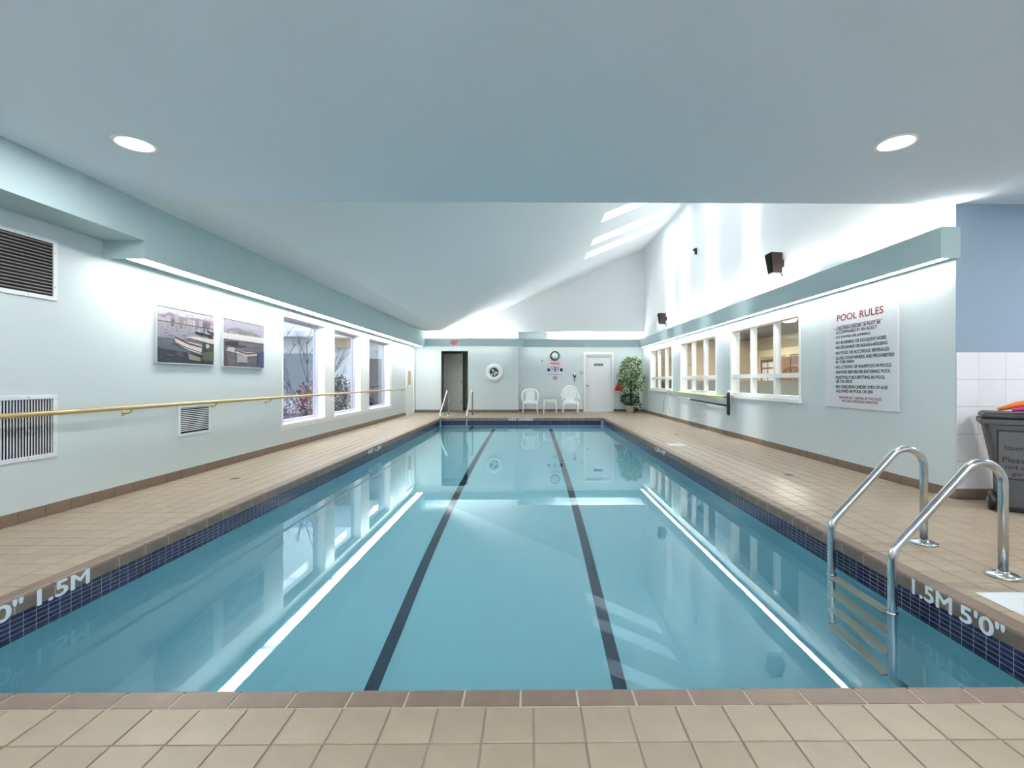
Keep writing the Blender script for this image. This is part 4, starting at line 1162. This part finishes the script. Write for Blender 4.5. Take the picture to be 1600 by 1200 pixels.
mb = MB(); mb.box(0.46, 0.49, YR-0.006, YR, 1.93, 2.0); mb.done('plate', M_slat_dark, hk)
mb = MB(); mb.tube([(0.475, YR-0.005, 1.985), (0.475, YR-0.03, 1.96), (0.475, YR-0.035, 1.93)], 0.006, 8); mb.done('prong', M_black, hk)
ph = thing('wall_phone', (1.72, YR, 1.36), 'black wall phone with a white keypad beside the white door', 'phone')
mb = MB(); mb.box(1.67, 1.77, YR-0.04, YR, 1.34, 1.52, 0.008); mb.done('cradle', M_alu, ph)
mb = MB(); mb.box(1.695, 1.745, YR-0.045, YR-0.038, 1.39, 1.49); mb.done('keypad', M_plastic, ph)
mb = MB(); mb.tube([(1.68, YR-0.06, 1.44), (1.685, YR-0.065, 1.36), (1.72, YR-0.07, 1.325), (1.755, YR-0.065, 1.36), (1.76, YR-0.06, 1.42)], [0.014, 0.02, 0.03, 0.02, 0.014], 10); mb.done('handset', M_black, ph)
mb = MB(); mb.tube([(1.72, YR-0.05, 1.31), (1.715, YR-0.03, 1.24), (1.725, YR-0.02, 1.18), (1.72, YR-0.006, 1.16)], 0.012, 8); mb.done('cord', M_black, ph)
nt_ = thing('wall_notice', (1.99, YR, 1.49), 'small grey square notice with a dark border left of the white door', 'sign')
mb = MB(); mb.box(1.925, 2.045, YR-0.012, YR, 1.44, 1.545, 0.002); mb.done('frame', M_slat_dark, nt_)
mb = MB(); mb.box(1.945, 2.025, YR-0.0135, YR-0.012, 1.458, 1.527); mb.done('paper', M_sign, nt_)

# moulded garden chairs and table
def chair_common(root, x, y, w_, zs, leg_dx, leg_t):
    for sx in (-1, 1):
        for (dy, tp) in ((-0.22, 1), (0.20, -1)):
            mb = MB()
            x1 = x+sx*leg_dx; 
            mb.tube([(x+sx*(leg_dx+0.02), y+dy-0.03*tp, 0.0), (x1, y+dy, zs*0.55), (x1-sx*0.005, y+dy+0.01*tp, zs)], [leg_t*0.75, leg_t, leg_t*1.2], 10)
            mb.done('leg', M_plastic, root)
    mb = MB(); mb.box(x-w_/2+0.05, x+w_/2-0.05, y-0.25, y+0.22, zs-0.03, zs+0.015, 0.014); mb.done('seat', M_plastic, root)
    mb = MB(); mb.box(x-w_/2+0.06, x+w_/2-0.06, y-0.255, y-0.235, zs-0.075, zs-0.02, 0.006); mb.done('apron', M_plastic, root)
def chair_a(x, y, label):
    r = thing('garden_chair', (x, y, 0), label, 'chair')
    chair_common(r, x, y, 0.60, 0.43, 0.25, 0.024)
    # hoop: arms that sweep up into a low rounded back
    mb = MB(); pts = []
    for k in range(21):
        a = PI*k/20
        cx, cz_ = math.cos(a), math.sin(a)
        pts.append((x+0.295*(abs(cx)**0.55)*(1 if cx > 0 else -1), y-0.16+0.40*cz_**0.7, 0.60+0.27*cz_**0.8))
    mb.tube([(x+0.27, y-0.22, 0.43)]+pts+[(x-0.27, y-0.22, 0.43)], 0.028, 10); mb.done('arm_hoop', M_plastic, r)
    mb = MB()
    for k in range(9):
        u0, u1 = -0.165+0.33*k/9, -0.165+0.33*(k+1)/9
        for (za, zb, ya_, yb2) in ((0.45, 0.66, 0.20, 0.225), (0.66, 0.845, 0.225, 0.245)):
            mb.prism([(x+u0, y+ya_), (x+u1, y+ya_), (x+u1, y+ya_+0.018), (x+u0, y+ya_+0.018)], 'z', za, zb)
    mb.done('backrest', M_plastic, r)
    return r
def chair_b(x, y, label):
    r = thing('fan_back_chair', (x, y, 0), label, 'chair')
    chair_common(r, x, y, 0.62, 0.43, 0.26, 0.03)
    mb = MB()
    out = [(x+0.30*math.cos(PI*k/24), y+0.22, 0.66+0.335*math.sin(PI*k/24)) for k in range(25)]
    mb.tube([(x+0.29, y+0.20, 0.42)]+out+[(x-0.29, y+0.20, 0.42)], 0.03, 10); mb.done('back_frame', M_plastic, r)
    for k in range(7):
        u = -0.21+0.07*k; top = 0.66+0.325*math.sqrt(max(0, 1-(u/0.29)**2))
        mb = MB(); mb.box(x+u-0.031, x+u+0.031, y+0.205, y+0.225, 0.56, top, 0.006); mb.done('back_slat', M_plastic, r)
    mb = MB(); mb.box(x-0.16, x+0.16, y+0.20, y+0.228, 0.44, 0.57, 0.008); mb.done('lower_back', M_plastic, r)
    for sx in (-1, 1):
        mb = MB(); mb.tube([(x+sx*0.27, y-0.23, 0.43), (x+sx*0.30, y-0.22, 0.62), (x+sx*0.305, y-0.05, 0.655), (x+sx*0.30, y+0.20, 0.66)], [0.026, 0.03, 0.032, 0.03], 10); mb.done('armrest', M_plastic, r)
    return r
chair_a(0.01, 17.25, 'white plastic garden chair with a low rounded back, left of the small table')
chair_b(1.47, 17.28, 'white plastic garden chair with a tall slatted fan back, right of the small table')
tb = thing('side_table', (0.72, 17.1, 0), 'small square white plastic side table between the two chairs', 'table')
mb = MB(); mb.box(0.48, 0.96, 16.87, 17.33, 0.475, 0.505, 0.010); mb.done('tabletop', M_plastic, tb)
mb = MB(); mb.box(0.50, 0.94, 16.89, 16.905, 0.42, 0.476); mb.box(0.50, 0.94, 17.295, 17.31, 0.42, 0.476); mb.box(0.50, 0.515, 16.905, 17.295, 0.42, 0.476); mb.box(0.925, 0.94, 16.905, 17.295, 0.42, 0.476); mb.done('apron', M_plastic, tb)
for sx in (-1, 1):
    for sy in (-1, 1):
        mb = MB(); mb.tube([(0.72+sx*0.235, 17.1+sy*0.215, 0.0), (0.72+sx*0.20, 17.1+sy*0.19, 0.476)], [0.018, 0.026], 8); mb.done('leg', M_plastic, tb)

bg = thing('shoulder_bag', (3.44, YR-0.1, 1.0), 'red bag with a black strap hanging beside the white door', 'bag')
mb = MB()
lo = [(3.26, YR-0.15, 0.80), (3.62, YR-0.15, 0.80), (3.62, YR-0.012, 0.80), (3.26, YR-0.012, 0.80)]; md = [(3.29, YR-0.14, 0.93), (3.59, YR-0.14, 0.93), (3.59, YR-0.012, 0.93), (3.29, YR-0.012, 0.93)]; hi = [(3.36, YR-0.085, 1.08), (3.54, YR-0.085, 1.08), (3.54, YR-0.015, 1.08), (3.36, YR-0.015, 1.08)]
L_ = [[mb.bm.verts.new(p) for p in q] for q in (lo, md, hi)]
mb.face(L_[0]); mb.face(L_[2])
for i in range(2):
    for k in range(4): mb.face([L_[i][k], L_[i][(k+1) % 4], L_[i+1][(k+1) % 4], L_[i+1][k]])
mb.done('bag_body', M_red, bg)
mb = MB(); mb.box(3.25, 3.63, YR-0.155, YR-0.01, 0.785, 0.80, 0.005); mb.done('bag_base', M_plastic, bg)
mb = MB(); mb.tube([(3.37, YR-0.05, 1.07), (3.40, YR-0.045, 1.17), (3.44, YR-0.03, 1.26), (3.46, YR-0.03, 1.27), (3.49, YR-0.035, 1.22), (3.53, YR-0.05, 1.07)], 0.018, 8); mb.done('strap', M_strap, bg)
mb = MB(); mb.tube([(3.45, YR, 1.25), (3.45, YR-0.05, 1.25), (3.45, YR-0.055, 1.275)], 0.006, 8); mb.done('wall_peg', M_slat_dark, bg)

# potted ficus
fx, fy = 3.73, 17.5
fc = thing('potted_ficus', (fx, fy, 0), 'tall leafy ficus tree in a beige pot in the far right corner', 'plant')
mb = MB(); mb.lathe([(0.0, 0.001), (0.145, 0.001), (0.19, 0.25), (0.20, 0.275), (0.175, 0.275), (0.165, 0.24), (0.0, 0.24)], (fx, fy, 0), seg=28); mb.done('pot', M_basket, fc)
mb = MB(); mb.lathe([(0.0, 0.262), (0.12, 0.256), (0.164, 0.241)], (fx, fy, 0), seg=20); mb.done('soil', M_bark, fc)
for k in range(3):
    mb = MB(); a = k*2.1; pts = []
    for j in range(9):
        t_ = j/8; pts.append((fx+0.035*math.cos(a+t_*5)*(1-t_*0.3)+0.02*t_, fy+0.035*math.sin(a+t_*5), 0.24+1.25*t_))
    mb.tube(pts, [0.022-0.012*j/8 for j in range(9)], 8); mb.done('trunk', M_bark, fc)
rl = random.Random(11)
def foliage(mb, c, rad, n, L, dark, droop=0.5):
    for _ in range(n):
        while True:
            p = Vector((rl.uniform(-1, 1), rl.uniform(-1, 1), rl.uniform(-1, 1)))
            if 0.25 < p.length < 1: break
        p = p.normalized() * (p.length ** 0.45)
        q = Vector((c[0]+p.x*rad[0], c[1]+p.y*rad[1], c[2]+p.z*rad[2]))
        q.x = min(q.x, XR-0.13)
        d = Vector((p.x+rl.uniform(-.6, .6), p.y+rl.uniform(-.6, .6), p.z*0.5-droop+rl.uniform(-.5, .5)))
        s_ = rl.uniform(0.7, 1.25)
        if dark: mb.color(rl.randint(30, 58), rl.randint(60, 92), rl.randint(34, 52))
        else:
            if rl.random() < 0.22: mb.color(rl.randint(160, 190), rl.randint(182, 206), rl.randint(110, 140))  # some leaves coloured pale as painted highlights
            else: mb.color(rl.randint(48, 100), rl.randint(86, 134), rl.randint(34, 62))
        mb.leaf(q, d, Vector((rl.uniform(-1, 1), rl.uniform(-1, 1), 1)), L*s_, L*0.22*s_)
mb = MB()
for (dx, dz, r0, r1, n) in ((0.02, 1.62, 0.40, 0.42, 520), (-0.12, 1.35, 0.36, 0.34, 360), (0.16, 1.25, 0.34, 0.36, 360), (0.05, 1.88, 0.30, 0.22, 220), (-0.22, 1.0, 0.20, 0.22, 110), (0.22, 0.92, 0.20, 0.24, 130)):
    foliage(mb, (fx+dx, fy, dz), (r0, r0*0.85, r1), n, 0.10, False)
tag(mb.done('foliage', M_leaf, fc, recalc=False), kind='stuff')
mb = MB(); foliage(mb, (fx-0.02, fy, 0.50), (0.30, 0.28, 0.20), 420, 0.11, True, 0.2)
foliage(mb, (fx+0.16, fy-0.1, 0.28), (0.2, 0.15, 0.14), 70, 0.11, True, 0.5)
lo_f = tag(mb.done('lower_foliage', M_leaf, fc, recalc=False), kind='stuff'); lo_f['label'] = 'dark green undergrowth'

# ------------------------------------------------------------------ courtyard outside the left windows
mb = MB().box(-16, XL-0.26, 4, 20, -0.20, -0.02); struct('floor_courtyard', mb, M_mulch)
cb = thing('courtyard_building', (-8, 17.6, 0), 'pale stucco wing with a grey shingled roof across the courtyard', 'building')
mb = MB(); mb.box(-15, -4.56, 17.6, 17.9, -0.02, 2.75); mb.done('wall', M_stucco, cb)
mb = MB(); mb.box(-15, -4.6, 16.75, 17.6, 2.75, 2.80); mb.done('soffit', M_cream, cb)
mb = MB(); mb.box(-15, -4.6, 16.68, 16.76, 2.74, 2.93, 0.01); mb.done('gutter', M_eave, cb)
n = 9
for k in range(n):
    a, b_ = k/n, (k+1)/n
    y0, z0 = 16.72+3.0*a, 2.92+1.5*a; y1, z1 = 16.72+3.0*b_+0.05, 2.92+1.5*b_+0.025
    mb = MB(); mb.prism([(y0, z0), (y1, z1), (y1, z1+0.02), (y0, z0+0.035)], 'x', -15, -4.6); mb.done('shingle_row', M_shingle, cb)
mb = MB(); mb.box(-7.6, -6.6, 17.2, 17.58, 2.40, 2.73); mb.done('beam', M_tan, cb)
def cb_window(x0, x1, z0, z1):
    mb = MB()
    for (p, q, r, s_) in ((x0, x1, z0, z0+0.06), (x0, x1, z1-0.06, z1), (x0, x0+0.06, z0, z1), (x1-0.06, x1, z0, z1)): mb.box(p, q, 17.54, 17.6, r, s_)
    f = mb.done('window', M_eave, cb)
    mb = MB(); mb.box(x0+0.06, x1-0.06, 17.565, 17.575, z0+0.06, z1-0.06); mb.done('pane', mat('sky_reflecting_glass', rgb(70, 84, 104), 0.03, spec=1.0), f)
cb_window(-9.2, -7.75, 0.5, 2.25)
cb_window(-12.6, -10.2, 0.5, 2.25)
mb = MB(); mb.box(-5.95, -5.05, 17.55, 17.6, 0.0, 2.0); mb.done('door', M_grey_door2, cb)
mb = MB(); mb.box(-6.03, -5.95, 17.53, 17.6, 0, 2.08); mb.box(-5.05, -4.97, 17.53, 17.6, 0, 2.08); mb.box(-5.95, -5.05, 17.53, 17.6, 2.0, 2.08); mb.done('door_frame', M_stucco, cb)
cr = thing('courtyard_rail', (-5.75, 16.4, 0), 'thin grey courtyard rail in front of the far door outside the third window', 'rail')
mb = MB(); mb.tube([(-5.75, 16.4, -0.02), (-5.75, 16.4, 0.95), (-5.25, 16.6, 1.0)], 0.015, 8); mb.done('handle', M_foam, cr)
mb = MB(); mb.tube([(-5.45, 16.52, -0.02), (-5.45, 16.52, 0.975)], 0.013, 8); mb.done('post', M_foam, cr)

def shrub(name, loc, label, cat, blobs, pal, L, stems=5):
    t = thing(name, loc, label, cat)
    mb = MB()
    for (c, rad, n) in blobs:
        for _ in range(n):
            p = Vector((rl.gauss(0, 1), rl.gauss(0, 1), rl.gauss(0, 1))).normalized() * rl.uniform(0.35, 1.0)
            q = Vector(loc)+Vector((c[0]+p.x*rad[0], c[1]+p.y*rad[1], c[2]+p.z*rad[2]))
            if q.z < 0.0: q.z = rl.uniform(0, 0.2)
            mb.color(*rl.choice(pal)); s_ = rl.uniform(0.7, 1.3)
            mb.leaf(q, Vector((p.x, p.y, p.z+rl.uniform(-.4, .8))), Vector((rl.uniform(-1, 1), rl.uniform(-1, 1), 1)), L*s_, L*0.3*s_)
    tag(mb.done('foliage', M_leaf, t, recalc=False), kind='stuff')
    for k in range(stems):
        a = 2*PI*k/stems; mb = MB()
        mb.tube([Vector(loc)+Vector((0.04*math.cos(a), 0.04*math.sin(a), -0.02)), Vector(loc)+Vector((0.15*math.cos(a), 0.15*math.sin(a), 0.4)), Vector(loc)+Vector((0.3*math.cos(a), 0.3*math.sin(a), 0.8))], [0.018, 0.012, 0.006], 6); mb.done('stem', M_bark, t)
    return t
shrub('heather_bush', (-5.75, 10.45, 0), 'purple grey heather bush outside the first window', 'bush',
      [((0, 0, 0.45), (0.75, 0.8, 0.55), 3600), ((-0.75, 0.6, 0.5), (0.6, 0.55, 0.55), 2000)], [(130, 108, 136), (108, 92, 118), (152, 130, 152), (86, 78, 98), (120, 112, 128)], 0.045)
shrub('flowering_shrub', (-5.55, 12.1, 0), 'red flowering shrub outside the first window beside the heather', 'bush',
      [((0, 0, 0.6), (0.40, 0.5, 0.62), 2400)], [(58, 66, 52), (44, 52, 44), (84, 84, 70), (186, 44, 60), (206, 62, 78), (120, 60, 62), (70, 76, 66)], 0.052)
shrub('evergreen_bush', (-5.75, 14.1, 0), 'dark evergreen bush with a few red blooms outside the second window', 'bush',
      [((0, 0, 0.65), (0.55, 0.6, 0.72), 3600)], [(34, 44, 42), (48, 60, 52), (26, 34, 38), (60, 72, 62), (40, 52, 50), (40, 50, 46), (176, 44, 60), (70, 78, 84)], 0.058)
shrub('low_dark_plant', (-5.35, 15.7, 0), 'low dark plant outside the third window', 'bush', [((0, 0, 0.28), (0.22, 0.25, 0.34), 320)], [(24, 28, 30), (36, 42, 40), (48, 54, 50)], 0.09, 3)
# bare branching shrub
bs = thing('bare_shrub', (-6.0, 12.9, 0), 'bare grey branching shrub rising behind the flowers outside the first window', 'bush')
rb_ = random.Random(21)
def branch(p, d, L, r, lvl, mb):
    pts = [p]; q = p.copy(); dd = d.copy()
    for k in range(4):
        dd = (dd+Vector((rb_.uniform(-.18, .18), rb_.uniform(-.18, .18), rb_.uniform(-.05, .12)))).normalized(); q = q+dd*L/4; pts.append(q.copy())
        if lvl > 0 and k > 0:
            for _ in range(2):
                sd = (dd+Vector((rb_.uniform(-1, 1), rb_.uniform(-1, 1), rb_.uniform(-.2, .5)))*0.8).normalized(); branch(q.copy(), sd, L*rb_.uniform(.3, .5), r*0.55, lvl-1, mb)
    mb.tube(pts, [r*(1-0.17*k) for k in range(5)], 5)
for k, d in enumerate(((-0.35, -0.1, 1.0), (0.25, 0.2, 0.9), (-0.6, 0.3, 0.7), (0.05, -0.3, 1.0), (0.5, -0.2, 0.6))):
    mb = MB(); branch(Vector((-6.0, 12.9, 0.0)), Vector(d).normalized(), 2.3 if k in (0, 3) else 1.7, 0.022, 2, mb); mb.done('branch', mat('grey_bark', rgb(104, 112, 112), 0.9) if k == 0 else MATS['grey_bark'], bs)

# ------------------------------------------------------------------ lounge seen through the right windows
X0, X1_ = XR+0.2, 8.6
mb = MB().box(X1_, X1_+0.1, YV+0.16, 18.4, -0.1, 2.9); struct('wall_lounge', mb, M_lounge_wall)
mb = MB().box(X0, X1_, 18.3, 18.4, -0.1, 2.9); struct('wall_lounge_end', mb, M_lounge_wall)
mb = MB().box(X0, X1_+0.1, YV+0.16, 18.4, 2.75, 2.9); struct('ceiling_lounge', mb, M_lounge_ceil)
mb = MB().box(X0, X1_, YV+0.16, 18.4, -0.1, 0.0); struct('floor_lounge', mb, M_lounge_wall)
mb = MB()
for y in (9.3, 11.4, 13.5, 15.6, 17.7): mb.box(X1_-0.06, X1_, y-0.12, y+0.12, 0, 2.3, 0.01)
mb.box(X1_-0.08, X1_, YV+0.2, 18.3, 2.05, 2.3, 0.01); mb.box(X1_-0.05, X1_, YV+0.2, 18.3, 1.02, 1.10, 0.01)
struct('trim_7', mb, M_cream)
struct('wall_lounge_half', MB().box(5.15, 5.25, 5.2, 18.3, 0, 1.20), mat('grey_beige_half_wall', rgb(176, 170, 160), 0.6))
for k, y in enumerate((8.5, 12.0, 15.5)):  # added lamps that brighten the lounge behind the windows
    t = thing('added_lounge_light', (6.6, y, 2.75), 'added flush ceiling light in the lounge behind the %s right window' % ('nearest', 'middle', 'farthest')[k], 'light', 'added lounge ceiling lights')
    mb = MB(); mb.lathe([(0.0, -0.07), (0.12, -0.06), (0.17, -0.03), (0.18, 0.0)], (6.6, y, 2.75), seg=24); mb.done('shade', M_lamp, t)
    ld = bpy.data.lights.new('lounge_fill_lamp', 'AREA'); ld.shape = 'DISK'; ld.size = 0.4; ld.energy = E_LOUNGE; ld.color = (1.0, 0.94, 0.82)
    lo = bpy.data.objects.new('lounge_fill_lamp', ld); COL.objects.link(lo); lo.parent = t; lo.location = (0, 0, -0.09)
def lounge_board(y0, y1, z0, z1, label):
    t = thing('notice_board', (X1_, (y0+y1)/2, z0), label, 'board')
    mb = MB(); mb.box(X1_-0.075, X1_-0.06, y0, y1, z0, z1, 0.004); mb.done('cork_panel', M_brown_wood, t)
    ny, nz = 3, 3
    for i in range(ny):
        for j in range(nz):
            a = y0+0.05+(y1-y0-0.1)*i/ny; z = z0+0.05+(z1-z0-0.1)*j/nz
            mb = MB(); mb.box(X1_-0.078, X1_-0.0755, a, a+(y1-y0-0.1)/ny-0.06, z, z+(z1-z0-0.1)/nz-0.05); mb.done('paper', M_sign, t)
lounge_board(16.0, 17.4, 1.15, 1.95, 'notice board with rows of white papers on the lounge wall')
t = thing('lounge_cabinet', (8.3, 14.4, 0), 'brown wooden cabinet against the lounge wall', 'cabinet')
mb = MB(); mb.box(8.1, 8.59, 13.9, 15.3, 0.06, 1.95, 0.01); mb.done('carcass', M_brown_wood, t)
for (a, b_) in ((13.93, 14.58), (14.62, 15.27)):
    mb = MB(); mb.box(8.08, 8.1, a, b_, 0.1, 1.9, 0.004); d_ = mb.done('door', M_brown_wood, t)
    mb = MB(); mb.box(8.055, 8.08, (14.55 if a < 14 else 14.65)-0.01, (14.55 if a < 14 else 14.65)+0.01, 0.9, 1.05); mb.done('handle', M_steel, d_)
mb = MB(); mb.box(8.14, 8.55, 13.95, 15.25, 0.0, 0.06); mb.done('plinth', M_black, t)
ac = thing('round_back_chair', (5.75, 10.7, 0), 'round backed wicker armchair in the lounge behind the nearest window', 'chair')
M_wicker = mat('tan_wicker', rgb(168, 122, 84), 0.7, noise=0.2, nscale=40)
mb = MB(); mb.lathe([(0.36+0.03*math.cos(2*PI*k/10), 0.03*math.sin(2*PI*k/10)) for k in range(10)], (5.95, 10.7, 1.16), (-1, -0.3, 0.15), 32, closed=True); mb.done('back_hoop', M_wicker, ac)
for k in range(-4, 5):
    u = k*0.075; h = math.sqrt(0.36**2-u*u); mb = MB(); mb.tube([(5.95-0.28*u, 10.7+0.95*u, 1.16-h), (5.95-0.28*u, 10.7+0.95*u, 1.16+h)], 0.009, 6); mb.done('spindle', M_wicker, ac)
mb = MB(); mb.lathe([(0.0, 0.0), (0.34, 0.0), (0.36, 0.04), (0.34, 0.09), (0.0, 0.10)], (5.68, 10.62, 0.62), seg=24); mb.done('seat', M_wicker, ac)
for k in range(4):
    a = PI/4+k*PI/2; mb = MB(); mb.tube([(5.68+0.30*math.cos(a), 10.62+0.30*math.sin(a), 0.0), (5.68+0.26*math.cos(a), 10.62+0.26*math.sin(a), 0.64)], 0.02, 8); mb.done('leg', M_wicker, ac)
